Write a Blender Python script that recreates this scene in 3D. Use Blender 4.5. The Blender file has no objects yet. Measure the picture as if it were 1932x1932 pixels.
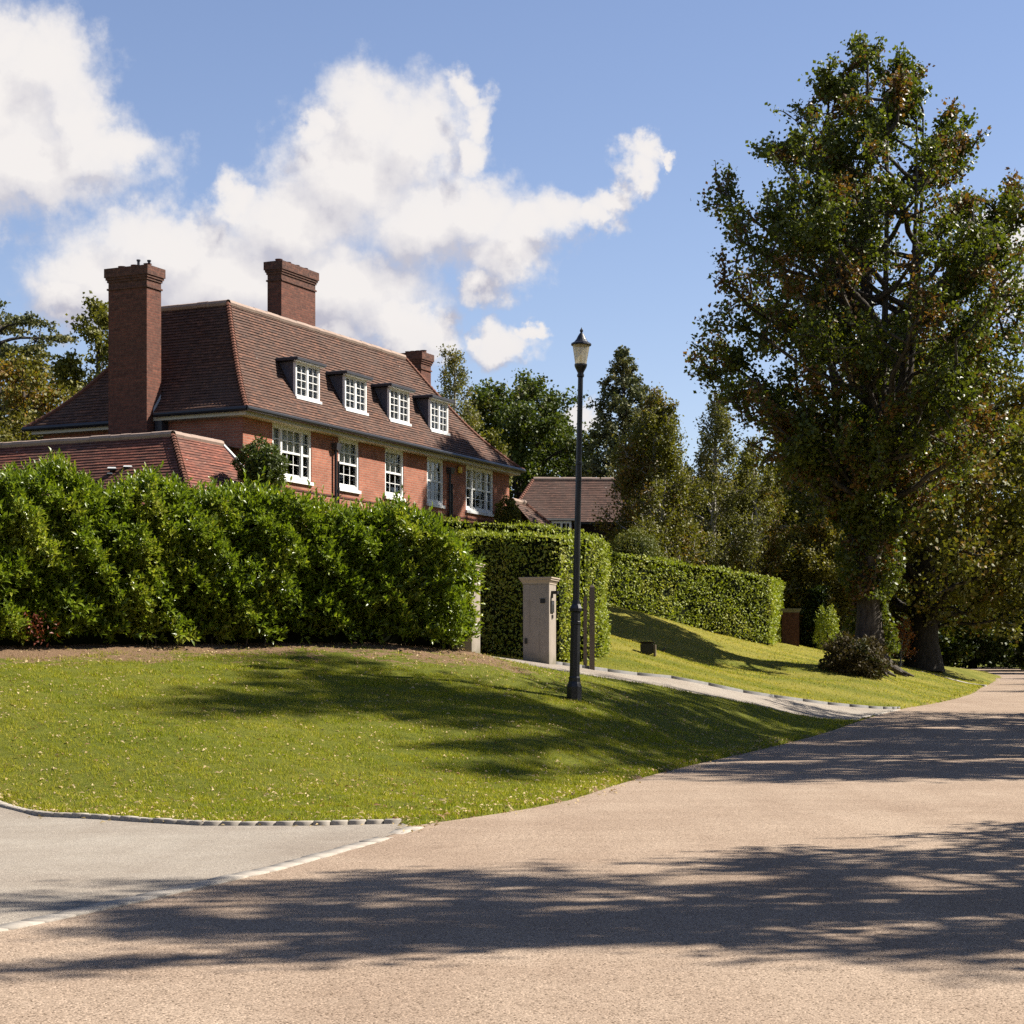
import bpy, bmesh, math, random
import numpy as np
from mathutils import Vector, Matrix
R = math.radians
S = bpy.context.scene
COL = S.collection
# ---------------------------------------------------------------- camera
F, H, EYE = 3700.0, 1290.0, 1.6          # focal length and horizon row for a 1932 px wide picture
cam = bpy.data.cameras.new('camera'); camo = bpy.data.objects.new('camera', cam); COL.objects.link(camo)
cam.sensor_width = 36; cam.lens = 36*F/1932; cam.shift_y = (H-966)/1932
cam.clip_start = 0.1; cam.clip_end = 6000
camo.location = (0, 0, EYE); camo.rotation_euler = (R(90), 0, 0)
S.camera = camo
# ---------------------------------------------------------------- sun, sky, exposure
SUN_EL, SUN_AZ = R(45), R(78)            # azimuth clockwise from +Y (the view direction)
sd = bpy.data.lights.new('sun', 'SUN'); so = bpy.data.objects.new('sun', sd); COL.objects.link(so)
sd.energy = 5.0; sd.angle = R(0.53); sd.color = (1, .94, .84)
sv = Vector((math.sin(SUN_AZ)*math.cos(SUN_EL), math.cos(SUN_AZ)*math.cos(SUN_EL), math.sin(SUN_EL)))
so.rotation_euler = sv.to_track_quat('Z', 'Y').to_euler(); so.location = (60, 10, 60)
S.view_settings.view_transform = 'Standard'; S.view_settings.look = 'None'
S.view_settings.exposure = 1.28; S.view_settings.gamma = 1.0
S.render.engine = 'CYCLES'
S.cycles.max_bounces = 6; S.cycles.transparent_max_bounces = 8
S.cycles.diffuse_bounces = 3; S.cycles.glossy_bounces = 2; S.cycles.transmission_bounces = 3
S.cycles.use_denoising = False
W = bpy.data.worlds.new('World'); S.world = W; W.use_nodes = True

def azel(u, v):
    a, b = (u-966)/F, (H-v)/F
    return math.atan2(a, 1), math.atan2(b, math.hypot(a, 1))

def build_world():
    nt = W.node_tree; N = nt.nodes; L = nt.links; N.clear()
    def nd(t, **k):
        n = N.new(t)
        for a, b in k.items(): setattr(n, a, b)
        return n
    def put(sock, v):
        if isinstance(v, bpy.types.NodeSocket): L.new(v, sock)
        else: sock.default_value = v
    def ma(op, a, b=None, c=None, cl=False):
        n = nd('ShaderNodeMath', operation=op, use_clamp=cl)
        put(n.inputs[0], a)
        if b is not None: put(n.inputs[1], b)
        if c is not None: put(n.inputs[2], c)
        return n.outputs[0]
    def vm(op, a, b=None, out=0):
        n = nd('ShaderNodeVectorMath', operation=op); put(n.inputs[0], a)
        if b is not None: put(n.inputs[1], b)
        return n.outputs[out]
    def sm(x, lo, hi):
        n = nd('ShaderNodeMapRange', interpolation_type='SMOOTHSTEP')
        put(n.inputs[0], x); n.inputs[1].default_value = lo; n.inputs[2].default_value = hi
        return n.outputs[0]
    tc = nd('ShaderNodeTexCoord')
    sp = nd('ShaderNodeSeparateXYZ'); L.new(tc.outputs['Generated'], sp.inputs[0])
    az = ma('ARCTAN2', sp.outputs[0], sp.outputs[1]); el = ma('ARCSINE', sp.outputs[2])
    cb = nd('ShaderNodeCombineXYZ'); L.new(az, cb.inputs[0]); L.new(el, cb.inputs[1])
    P0 = cb.outputs[0]
    # cumulus heaps (u, v, half width, half height)
    blobs = [(-40,190,230,185),(90,140,120,110),(60,300,260,110),(200,290,150,60),(20,90,70,70),(-60,350,120,90),(150,230,75,120),
             (700,230,120,110),(610,240,55,50),(660,330,170,130),(780,260,110,130),(868,170,48,50),(885,235,36,60),(870,300,45,50),
             (560,420,190,110),(440,380,70,55),(330,470,230,80),(200,540,170,95),(120,570,80,60),(450,540,320,120),(640,560,230,110),
             (800,420,170,110),(900,400,130,80),(960,470,100,75),(920,545,60,45),(1000,430,110,60),(1060,400,75,55),(1120,410,55,40),
             (1150,380,50,35),(1185,330,45,45),(1200,285,55,38),(1245,298,20,12),(760,615,120,62),(815,625,70,42),(600,640,150,50),(950,650,75,42),(1000,625,35,20),(900,640,30,22),
             (1085,790,65,26),(1900,450,90,80),(1960,430,80,60),(1870,400,40,22),(1915,560,60,45),(1820,400,40,14)]
    def density(P):
        nz = nd('ShaderNodeTexNoise', noise_dimensions='2D'); L.new(P, nz.inputs['Vector'])
        nz.inputs['Scale'].default_value = 26; nz.inputs['Detail'].default_value = 7; nz.inputs['Roughness'].default_value = .58
        wv = vm('SUBTRACT', nz.outputs['Color'], (.5, .5, .5))
        wv = vm('MULTIPLY', wv, (.034, .034, 0))
        nz2 = nd('ShaderNodeTexNoise', noise_dimensions='2D'); L.new(P, nz2.inputs['Vector'])
        nz2.inputs['Scale'].default_value = 85; nz2.inputs['Detail'].default_value = 5; nz2.inputs['Roughness'].default_value = .6
        w2 = vm('MULTIPLY', vm('SUBTRACT', nz2.outputs['Color'], (.5, .5, .5)), (.012, .012, 0))
        Q = vm('ADD', vm('ADD', P, wv), w2)
        m = None
        for (u, v, w, h) in blobs:
            a, e = azel(u, v)
            d = vm('MULTIPLY', vm('SUBTRACT', Q, (a, e, 0)), (F/w, F/h, 0))
            l = vm('LENGTH', d, out=1)
            m = l if m is None else ma('SMOOTH_MIN', m, l, .18)
        f = ma('SUBTRACT', 1.1, m)            # >0 inside
        # loose cumulus elsewhere in the sky, outside the part seen from here
        nz3 = nd('ShaderNodeTexNoise', noise_dimensions='3D'); L.new(tc.outputs['Generated'], nz3.inputs['Vector'])
        nz3.inputs['Scale'].default_value = 3.0; nz3.inputs['Detail'].default_value = 6
        g = ma('MULTIPLY', ma('SUBTRACT', nz3.outputs[0], .66), 4)
        away = sm(ma('ABSOLUTE', az), .36, .5)
        up = sm(el, .36, .5)
        g = ma('SUBTRACT', g, ma('MULTIPLY', ma('SUBTRACT', 1, ma('MAXIMUM', away, up)), 3))
        return ma('MAXIMUM', f, g)
    d0 = density(P0)
    d1 = density(vm('ADD', P0, (.011, .017, 0)))
    ez = nd('ShaderNodeTexNoise', noise_dimensions='2D'); L.new(P0, ez.inputs['Vector']); ez.inputs['Scale'].default_value = 48; ez.inputs['Detail'].default_value = 9; ez.inputs['Roughness'].default_value = .62
    d0 = ma('ADD', d0, ma('MULTIPLY', ma('SUBTRACT', ez.outputs[0], .5), ma('MULTIPLY', ma('SUBTRACT', 1.0, ma('MULTIPLY', d0, 1.2), cl=True), 1.1)))
    mask = sm(d0, -.04, .62)
    thick = sm(d0, .05, .9)
    relief = ma('MULTIPLY_ADD', ma('SUBTRACT', d0, d1), 1.25, .54, cl=True)
    low = sm(el, azel(0, 700)[1], azel(0, 300)[1])
    relief = ma('ADD', relief, ma('MULTIPLY', ma('SUBTRACT', low, .42), .42), cl=True)
    ramp = nd('ShaderNodeValToRGB'); L.new(relief, ramp.inputs[0])
    ramp.color_ramp.elements[0].color = (.215, .21, .24, 1); ramp.color_ramp.elements[1].color = (.375, .36, .352, 1)
    ramp.color_ramp.elements[1].position = .92
    e = ramp.color_ramp.elements.new(.4); e.color = (.305, .295, .305, 1)
    sky = nd('ShaderNodeTexSky', sky_type='NISHITA'); sky.sun_disc = False
    sky.sun_elevation = SUN_EL; sky.sun_rotation = SUN_AZ
    sky.air_density = 1.0; sky.dust_density = .05; sky.ozone_density = 1.2; sky.altitude = 50
    K = .051
    ad = nd('ShaderNodeVectorMath', operation='MULTIPLY'); L.new(sky.outputs[0], ad.inputs[0]); ad.inputs[1].default_value = (K*1.17, K*1.07, K*1.15)
    mix = nd('ShaderNodeMix', data_type='RGBA')
    L.new(ma('MULTIPLY', mask, ma('MULTIPLY_ADD', thick, .18, .82)), mix.inputs[0])
    L.new(ad.outputs[0], mix.inputs[6]); L.new(ramp.outputs[0], mix.inputs[7])
    bg = nd('ShaderNodeBackground'); L.new(mix.outputs[2], bg.inputs[0]); bg.inputs[1].default_value = 1.0
    out = nd('ShaderNodeOutputWorld'); L.new(bg.outputs[0], out.inputs[0])
    W.cycles.sampling_method = 'MANUAL'; W.cycles.sample_map_resolution = 512
build_world()

# ================================================================ helpers
rng = np.random.default_rng(7)
random.seed(7)
def tag(o, label=None, cat=None, group=None, kind=None):
    if label: o['label'] = label
    if cat: o['category'] = cat
    if group: o['group'] = group
    if kind: o['kind'] = kind
    return o
def empty(name, loc, rz=0.0):
    o = bpy.data.objects.new(name, None); o.location = loc; o.rotation_euler = (0, 0, rz); o.empty_display_size = .3
    COL.objects.link(o); return o
def P(u, v, Y): return ((u-966)/F*Y, Y, EYE+(H-v)/F*Y)
def nmesh(name, V, Fc, mat, parent=None, uv=None, smooth=False, attr=None, loc=None):
    """V (n,3); Fc (m,k) equal sized faces, or list of such arrays"""
    V = np.asarray(V, dtype=np.float32)
    FL = Fc if isinstance(Fc, list) else [Fc]
    FL = [np.asarray(f, dtype=np.int32) for f in FL if len(f)]
    me = bpy.data.meshes.new(name)
    me.vertices.add(len(V)); me.vertices.foreach_set('co', V.ravel())
    lv = np.concatenate([f.ravel() for f in FL]); cnt = np.concatenate([np.full(len(f), f.shape[1]) for f in FL])
    st = np.concatenate([[0], np.cumsum(cnt)[:-1]])
    me.loops.add(len(lv)); me.loops.foreach_set('vertex_index', lv)
    me.polygons.add(len(cnt)); me.polygons.foreach_set('loop_start', st.astype(np.int32)); me.polygons.foreach_set('loop_total', cnt.astype(np.int32))
    if uv is not None:
        l = me.uv_layers.new(name='UVMap'); l.data.foreach_set('uv', np.asarray(uv, dtype=np.float32)[lv].ravel() if len(uv) == len(V) else np.asarray(uv, dtype=np.float32).ravel())
    if attr:
        for k, a in attr.items():
            at = me.attributes.new(k, 'FLOAT', 'POINT'); at.data.foreach_set('value', np.asarray(a, dtype=np.float32))
    me.update(calc_edges=True)
    if smooth: me.polygons.foreach_set('use_smooth', np.ones(len(cnt), dtype=bool))
    if mat: me.materials.append(mat)
    o = bpy.data.objects.new(name, me); COL.objects.link(o)
    if parent: o.parent = parent
    if loc: o.location = loc
    return o
class MB:
    """collects faces with metric UVs; build() links them as one mesh"""
    def __init__(s): s.v = []; s.f = []; s.uv = []; s.sm = []
    def face(s, pts, uv=None, smooth=False):
        i = len(s.v); s.v += [tuple(p) for p in pts]; s.f.append(list(range(i, i+len(pts)))); s.sm.append(smooth)
        if uv is None:
            a = Vector(pts[1])-Vector(pts[0]); b = Vector(pts[2])-Vector(pts[0]); n = a.cross(b)
            if abs(n.z) > max(abs(n.x), abs(n.y)): uv = [(p[0], p[1]) for p in pts]
            elif abs(n.x) > abs(n.y): uv = [(p[1]+.11, p[2]) for p in pts]
            else: uv = [(p[0], p[2]) for p in pts]
        s.uv += list(uv)
    def box(s, x0, x1, y0, y1, z0, z1):
        a = [(x0,y0,z0),(x1,y0,z0),(x1,y1,z0),(x0,y1,z0),(x0,y0,z1),(x1,y0,z1),(x1,y1,z1),(x0,y1,z1)]
        for q in ((0,3,2,1),(4,5,6,7),(0,1,5,4),(1,2,6,5),(2,3,7,6),(3,0,4,7)): s.face([a[k] for k in q])
    def frustum(s, x0, x1, y0, y1, z0, z1, dx, dy=None):
        dy = dx if dy is None else dy
        a = [(x0,y0,z0),(x1,y0,z0),(x1,y1,z0),(x0,y1,z0),(x0-dx,y0-dy,z1),(x1+dx,y0-dy,z1),(x1+dx,y1+dy,z1),(x0-dx,y1+dy,z1)]
        for q in ((0,3,2,1),(4,5,6,7),(0,1,5,4),(1,2,6,5),(2,3,7,6),(3,0,4,7)): s.face([a[k] for k in q])
    def tube(s, pts, rad, n=8, caps=True):
        pts = [Vector(p) for p in pts]; rad = rad if hasattr(rad, '__len__') else [rad]*len(pts)
        rings = []
        for i, p in enumerate(pts):
            t = (pts[min(i+1, len(pts)-1)]-pts[max(i-1, 0)]).normalized()
            a = t.orthogonal().normalized() if abs(t.z) < .99 else Vector((1,0,0))
            b = t.cross(a).normalized(); a = b.cross(t).normalized()
            rings.append([p+(a*math.cos(k/n*2*math.pi)+b*math.sin(k/n*2*math.pi))*rad[i] for k in range(n)])
        for i in range(len(rings)-1):
            for k in range(n):
                s.face([rings[i][k], rings[i][(k+1)%n], rings[i+1][(k+1)%n], rings[i+1][k]], smooth=True)
        if caps:
            s.face(rings[0][::-1]); s.face(rings[-1])
    def lathe(s, prof, n=16, c=(0,0), smooth=False, square=False):
        for i in range(len(prof)-1):
            (r0, z0), (r1, z1) = prof[i], prof[i+1]
            for k in range(n):
                a0, a1 = [((k+j)/n*2*math.pi+math.pi/n) for j in (0, 1)]
                q = [(c[0]+r0*math.cos(a0), c[1]+r0*math.sin(a0), z0), (c[0]+r0*math.cos(a1), c[1]+r0*math.sin(a1), z0),
                     (c[0]+r1*math.cos(a1), c[1]+r1*math.sin(a1), z1), (c[0]+r1*math.cos(a0), c[1]+r1*math.sin(a0), z1)]
                if r0 < 1e-5: q = [q[0], q[2], q[3]]
                elif r1 < 1e-5: q = q[:3]
                s.face(q, smooth=smooth)
    def build(s, name, mat, parent=None, loc=None, merge=False, bevel=0):
        me = bpy.data.meshes.new(name); me.from_pydata(s.v, [], s.f)
        l = me.uv_layers.new(name='UVMap'); l.data.foreach_set('uv', [c for p in s.uv for c in p])
        me.polygons.foreach_set('use_smooth', s.sm)
        me.materials.append(mat)
        if merge or bevel:
            bm = bmesh.new(); bm.from_mesh(me); bmesh.ops.remove_doubles(bm, verts=bm.verts, dist=1e-4)
            if bevel: bmesh.ops.bevel(bm, geom=[e for e in bm.edges if len(e.link_faces) == 2 and e.calc_face_angle(0) > .5], offset=bevel, segments=2, affect='EDGES')
            bm.to_mesh(me); bm.free()
        o = bpy.data.objects.new(name, me); COL.objects.link(o)
        if parent: o.parent = parent
        if loc: o.location = loc
        return o
# ---------------------------------------------------------------- materials
class NT:
    def __init__(s, name):
        s.m = bpy.data.materials.new(name); s.m.use_nodes = True; s.N = s.m.node_tree.nodes; s.L = s.m.node_tree.links
        s.N.clear(); s.out = s.N.new('ShaderNodeOutputMaterial')
    def n(s, t, **k):
        n = s.N.new(t)
        for a, b in k.items(): setattr(n, a, b)
        return n
    def put(s, sock, v):
        if isinstance(v, bpy.types.NodeSocket): s.L.new(v, sock)
        elif v is not None:
            if hasattr(v, '__len__') and len(v) == 3 and sock.type == 'RGBA': v = (*v, 1)
            sock.default_value = v
    def noise(s, vec, scale, detail=4, rough=.55, col=False):
        n = s.n('ShaderNodeTexNoise'); s.put(n.inputs['Vector'], vec); n.inputs['Scale'].default_value = scale
        n.inputs['Detail'].default_value = detail; n.inputs['Roughness'].default_value = rough
        return n.outputs[1 if col else 0]
    def math(s, op, a, b=None, cl=False):
        n = s.n('ShaderNodeMath', operation=op, use_clamp=cl); s.put(n.inputs[0], a)
        if b is not None: s.put(n.inputs[1], b)
        return n.outputs[0]
    def rng(s, x, a, b, c=0, d=1):
        n = s.n('ShaderNodeMapRange'); s.put(n.inputs[0], x)
        for i, v in enumerate((a, b, c, d)): n.inputs[i+1].default_value = v
        return n.outputs[0]
    def mix(s, f, a, b, mode='MIX'):
        n = s.n('ShaderNodeMix', data_type='RGBA', blend_type=mode); s.put(n.inputs[0], f); s.put(n.inputs[6], a); s.put(n.inputs[7], b)
        return n.outputs[2]
    def bump(s, h, strength=.3, dist=.02):
        n = s.n('ShaderNodeBump'); n.inputs['Strength'].default_value = strength; n.inputs['Distance'].default_value = dist
        s.put(n.inputs['Height'], h); return n.outputs[0]
    def prin(s, col, rough=.8, spec=.3, nrm=None, metal=0, alb=.68, **k):
        if alb != 1: col = s.mix(1.0, col, (alb, alb, alb, 1), 'MULTIPLY')
        n = s.n('ShaderNodeBsdfPrincipled'); s.put(n.inputs['Base Color'], col); s.put(n.inputs['Roughness'], rough)
        n.inputs['Specular IOR Level'].default_value = spec; n.inputs['Metallic'].default_value = metal
        if nrm: s.L.new(nrm, n.inputs['Normal'])
        for a, b in k.items(): s.put(n.inputs[a.replace('_', ' ')], b)
        return n.outputs[0]
    def done(s, sh): s.L.new(sh, s.out.inputs[0]); return s.m
    def obj(s): return s.n('ShaderNodeTexCoord').outputs['Object']
    def geo(s): return s.n('ShaderNodeNewGeometry')
    def uv(s): return s.n('ShaderNodeTexCoord').outputs['UV']
def plain(name, col, rough=.6, spec=.4, var=.12, scale=6, metal=0, alb=.68):
    t = NT(name); c = t.mix(t.noise(t.obj(), scale, 4), tuple(x*(1-var) for x in col), tuple(min(1, x*(1+var)) for x in col))
    return t.done(t.prin(c, rough, spec, t.bump(t.noise(t.obj(), scale*9, 3), .12, .01), metal, alb))
def leafmat(name, a, b, patch, pf=.35, rough=.5, trans=.3, spec=.35, ns=.35):
    t = NT(name); g = t.geo()
    r = g.outputs['Random Per Island']
    c = t.mix(r, a, b)
    n1 = t.rng(t.noise(g.outputs['Position'], ns, 3), .5-.0, .62)
    r2 = t.math('FRACT', t.math('MULTIPLY', r, 37.7))
    sel = t.math('GREATER_THAN', t.math('ADD', t.math('MULTIPLY', n1, .75), pf), t.math('ADD', r2, .35))
    c = t.mix(t.math('MULTIPLY', sel, .85), c, patch)
    pr = t.prin(c, rough, spec, alb=.80); c = t.mix(1.0, c, (.8, .8, .8, 1), 'MULTIPLY')
    tr = t.n('ShaderNodeBsdfTranslucent'); t.put(tr.inputs[0], t.mix(1.0, c, (1.25, 1.3, .55, 1), 'MULTIPLY'))
    mx = t.n('ShaderNodeMixShader'); mx.inputs[0].default_value = trans; t.L.new(pr, mx.inputs[1]); t.L.new(tr.outputs[0], mx.inputs[2])
    return t.done(mx.outputs[0])
def barkmat(name, a, b):
    t = NT(name); mp = t.n('ShaderNodeMapping'); t.L.new(t.obj(), mp.inputs[0]); mp.inputs['Scale'].default_value = (1, 1, .22)
    n = t.noise(mp.outputs[0], 9, 6, .65)
    return t.done(t.prin(t.mix(t.rng(n, .35, .65), a, b), .9, .15, t.bump(n, .7, .05)))
def brickmat(name, c1, c2, mortar, bw=.225, bh=.075, stain=.25, msize=.009):
    t = NT(name); uv = t.uv()
    wob = t.n('ShaderNodeVectorMath', operation='ADD'); t.L.new(uv, wob.inputs[0])
    w2 = t.n('ShaderNodeVectorMath', operation='SCALE'); t.L.new(t.noise(uv, 3, 2, col=True), w2.inputs[0]); w2.inputs[3].default_value = .012; t.L.new(w2.outputs[0], wob.inputs[1])
    b = t.n('ShaderNodeTexBrick'); t.L.new(wob.outputs[0], b.inputs[0])
    b.inputs['Scale'].default_value = 1; b.inputs['Brick Width'].default_value = bw; b.inputs['Row Height'].default_value = bh
    b.inputs['Mortar Size'].default_value = msize; b.inputs['Mortar Smooth'].default_value = .2; b.inputs['Bias'].default_value = 0
    b.inputs['Color1'].default_value = (*c1, 1); b.inputs['Color2'].default_value = (*c2, 1); b.inputs['Mortar'].default_value = (*mortar, 1)
    c = t.mix(t.rng(t.noise(uv, 1.1, 5), .35, .7), b.outputs[0], t.mix(.55, b.outputs[0], (.09, .05, .04, 1)))
    c = t.mix(t.math('MULTIPLY', t.rng(t.noise(uv, 9, 3), .4, .75), stain), c, (.42, .20, .13, 1))
    bp = t.bump(t.math('SUBTRACT', t.math('MULTIPLY', t.noise(uv, 40, 3), .3), b.outputs[1]), .5, .02)
    return t.done(t.prin(c, .9, .2, bp))
def tilemat(name, c1, c2, dark, lich=.0):
    t = NT(name); uv = t.uv()
    b = t.n('ShaderNodeTexBrick'); t.L.new(uv, b.inputs[0]); b.inputs['Scale'].default_value = 1
    b.inputs['Brick Width'].default_value = .17; b.inputs['Row Height'].default_value = .105; b.inputs['Mortar Size'].default_value = .006
    b.inputs['Color1'].default_value = (*c1, 1); b.inputs['Color2'].default_value = (*c2, 1); b.inputs['Mortar'].default_value = (*dark, 1)
    mp = t.n('ShaderNodeMapping'); t.L.new(uv, mp.inputs[0]); mp.inputs['Scale'].default_value = (3.2, 9.5, 1)
    blk = t.noise(mp.outputs[0], 1.0, 2)
    c = t.mix(t.rng(blk, .36, .60), b.outputs[0], t.mix(.85, b.outputs[0], dark))
    c = t.mix(t.math('MULTIPLY', t.rng(t.noise(uv, .7, 5), .42, .66), .55), c, (.115, .075, .058, 1))
    c = t.mix(t.rng(t.noise(mp.outputs[0], 2.1, 3), .62, .72), c, (.34, .17, .10, 1))
    mp2 = t.n('ShaderNodeMapping'); t.L.new(uv, mp2.inputs[0]); mp2.inputs['Scale'].default_value = (2.2, 9.5, 1); mp2.inputs['Location'].default_value = (7, 3, 0)
    c = t.mix(t.math('MULTIPLY', t.rng(t.noise(mp2.outputs[0], 1.7, 2), .735-lich, .755-lich), .8), c, (.5, .46, .40, 1))
    return t.done(t.prin(c, .85, .25, t.bump(t.noise(uv, 25, 3), .5, .02)))
M = {}
M['brick'] = brickmat('red brick', (.56, .20, .12), (.44, .14, .082), (.48, .33, .25))
M['brick_dark'] = brickmat('dark red brick', (.10, .03, .024), (.07, .022, .02), (.08, .05, .045), msize=.008)  # extra dark: hedge shade on the gate pillar is put into the colour
M['chimney'] = brickmat('chimney brick', (.22, .075, .048), (.11, .042, .03), (.13, .085, .065), msize=.008)
M['soot'] = brickmat('sooty chimney brick', (.15, .06, .042), (.07, .035, .028), (.10, .075, .06), stain=.35, msize=.008)
M['tiles'] = tilemat('clay roof tiles', (.235, .108, .066), (.155, .075, .048), (.066, .036, .027))
M['tiles_red'] = tilemat('red clay roof tiles', (.36, .12, .075), (.27, .09, .055), (.12, .045, .032), .02)
M['tiles_brown'] = tilemat('brown roof tiles', (.17, .085, .06), (.12, .062, .046), (.07, .04, .03))
M['ridge'] = plain('ridge tile mortar', (.42, .31, .25), .9, .2, .25, 3)
M['hiptile'] = plain('bonnet tile', (.20, .085, .055), .85, .2, .4, 6)
M['lead'] = plain('lead sheet', (.045, .045, .055), .5, .4, .3, 3)
M['leadcheek'] = plain('grey lead cheek', (.12, .115, .14), .6, .4, .55, 5)
M['flash'] = plain('pale flashing', (.62, .60, .58), .6, .3, .1, 4)
M['black'] = plain('black iron', (.008, .008, .011), .4, .5, .2, 5)
M['white'] = plain('white paint', (.80, .79, .76), .45, .4, .04, 4, 0, .85)
M['cream'] = plain('cream fascia paint', (.66, .61, .47), .5, .3, .06, 3)
M['blind'] = plain('cream blind', (.85, .82, .66), .8, .2, .08, 7, 0, .95)
M['room'] = plain('dark room', (.018, .016, .015), .9, .1, .2, 3)  # near-black colour stands in for the unlit interior behind the glass
def rendermat():
    t = NT('taupe render'); o = t.obj(); mp = t.n('ShaderNodeMapping'); t.L.new(o, mp.inputs[0]); mp.inputs['Scale'].default_value = (7, 7, .7)
    c = t.mix(t.rng(t.noise(o, 5, 5), .3, .7), (.37, .31, .25), (.42, .36, .30))
    c = t.mix(t.math('MULTIPLY', t.rng(t.noise(mp.outputs[0], 1.6, 5, .6), .52, .75), .45), c, (.17, .15, .12))
    sz = t.n('ShaderNodeSeparateXYZ'); t.L.new(o, sz.inputs[0])
    c = t.mix(t.math('MULTIPLY', t.rng(t.math('ADD', sz.outputs[2], t.math('MULTIPLY', t.noise(o, 6, 4), .5)), .62, .28, 0, 1), .55), c, (.15, .145, .09))
    return t.done(t.prin(c, .9, .12, t.bump(t.noise(o, 60, 4), .25, .006)))
M['render'] = rendermat()
M['coping'] = plain('cast stone coping', (.50, .41, .31), .8, .15, .07, 8)
M['dark'] = plain('dark metal', (.02, .018, .018), .4, .4, .2, 8)
M['wood'] = plain('weathered wood', (.20, .155, .115), .85, .2, .3, 12)
M['wallbrown'] = plain('dark stained boarding', (.035, .022, .02), .8, .2, .3, 5)
M['yellow'] = plain('yellow plastic', (.85, .55, .06), .4, .4, .05, 5)
M['granite'] = plain('granite setts', (.43, .38, .32), .85, .2, .45, 14)
M['edge'] = plain('grey kerb stone', (.22, .21, .20), .8, .2, .3, 6)
def glass():
    t = NT('window glass'); tr = t.n('ShaderNodeBsdfTransparent'); gl = t.n('ShaderNodeBsdfGlossy'); gl.inputs['Roughness'].default_value = .03
    fr = t.n('ShaderNodeFresnel'); fr.inputs[0].default_value = 1.6
    mx = t.n('ShaderNodeMixShader'); t.L.new(fr.outputs[0], mx.inputs[0]); t.L.new(tr.outputs[0], mx.inputs[1]); t.L.new(gl.outputs[0], mx.inputs[2])
    return t.done(mx.outputs[0])
M['glass'] = glass()
def lampglass():
    t = NT('lantern glass'); c = t.mix(t.noise(t.obj(), 6, 3), (.80, .66, .38), (.92, .82, .58))
    pr = t.prin(c, .25, .5); tr = t.n('ShaderNodeBsdfTranslucent'); t.put(tr.inputs[0], c)
    tp = t.n('ShaderNodeBsdfTransparent'); 
    mx = t.n('ShaderNodeMixShader'); mx.inputs[0].default_value = .6; t.L.new(pr, mx.inputs[1]); t.L.new(tr.outputs[0], mx.inputs[2])
    m2 = t.n('ShaderNodeMixShader'); m2.inputs[0].default_value = .25; t.L.new(mx.outputs[0], m2.inputs[1]); t.L.new(tp.outputs[0], m2.inputs[2])
    return t.done(m2.outputs[0])
M['lampglass'] = lampglass()
def roadmat(name, a, b, c, fine=1.0):
    t = NT(name); p = t.geo().outputs['Position']
    v = t.n('ShaderNodeTexVoronoi'); t.put(v.inputs['Vector'], p); v.inputs['Scale'].default_value = 95*fine
    sp = t.n('ShaderNodeSeparateColor'); t.L.new(v.outputs['Color'], sp.inputs[0])
    col = t.mix(sp.outputs[0], a, b)
    col = t.mix(t.math('GREATER_THAN', sp.outputs[1], .86), col, c)
    col = t.mix(t.math('GREATER_THAN', sp.outputs[2], .88), col, tuple(min(1, x*1.5) for x in a))
    n = t.noise(p, .35, 6, .6)
    col = t.mix(t.rng(n, .38, .62, 0, .65), col, t.mix(1.0, col, (.78, .74, .72, 1), 'MULTIPLY'))
    n2 = t.noise(p, 2.2, 5, .7)
    col = t.mix(t.rng(n2, .4, .7, 0, .30), col, t.mix(1.0, col, (.72, .68, .64, 1), 'MULTIPLY'))
    hgt = t.math('ADD', t.math('MULTIPLY', v.outputs['Distance'], -1.0), t.math('MULTIPLY', t.noise(p, 25, 3), 1.2))
    mp = t.n('ShaderNodeMapping'); t.L.new(p, mp.inputs[0]); mp.inputs['Rotation'].default_value = (0, 0, R(17)); mp.inputs['Scale'].default_value = (1.1, .05, 1)
    col = t.mix(t.rng(t.noise(mp.outputs[0], 1.0, 5), .42, .68, 0, .45), col, t.mix(1.0, col, (.80, .76, .74, 1), 'MULTIPLY'))
    return t.done(t.prin(col, .9, .12, t.bump(hgt, .5, .006)))
M['road'] = roadmat('tan chipped road', (.46, .352, .262), (.385, .29, .21), (.15, .105, .07))
M['drive'] = roadmat('pale resin drive', (.42, .37, .305), (.35, .305, .25), (.22, .19, .16), 1.25)
def groundmat():
    t = NT('lawn'); p = t.geo().outputs['Position']
    at = t.n('ShaderNodeAttribute'); at.attribute_name = 'soil'; soil = at.outputs['Fac']
    a2 = t.n('ShaderNodeAttribute'); a2.attribute_name = 'dry'; dry = a2.outputs['Fac']
    n1, n2, n3 = t.noise(p, .6, 5), t.noise(p, 7, 4), t.noise(p, 45, 3, .7)
    c = t.mix(t.rng(n2, .35, .65), (.085, .115, .010), (.145, .165, .018))
    c = t.mix(t.rng(n3, .5, .8, 0, .5), c, (.17, .17, .04))
    c = t.mix(t.math('MULTIPLY', dry, t.rng(n1, .3, .7, .55, 1)), c, (.36, .30, .06))
    sn = t.math('ADD', t.math('MULTIPLY', t.math('SUBTRACT', n2, .5), 1.6), soil)
    c = t.mix(t.rng(sn, .4, .62), c, t.mix(t.rng(n3, .3, .7), (.16, .095, .055), (.34, .22, .13)))
    return t.done(t.prin(c, .95, .1, t.bump(t.math('ADD', n3, n2), .8, .05)))
M['ground'] = groundmat()
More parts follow.
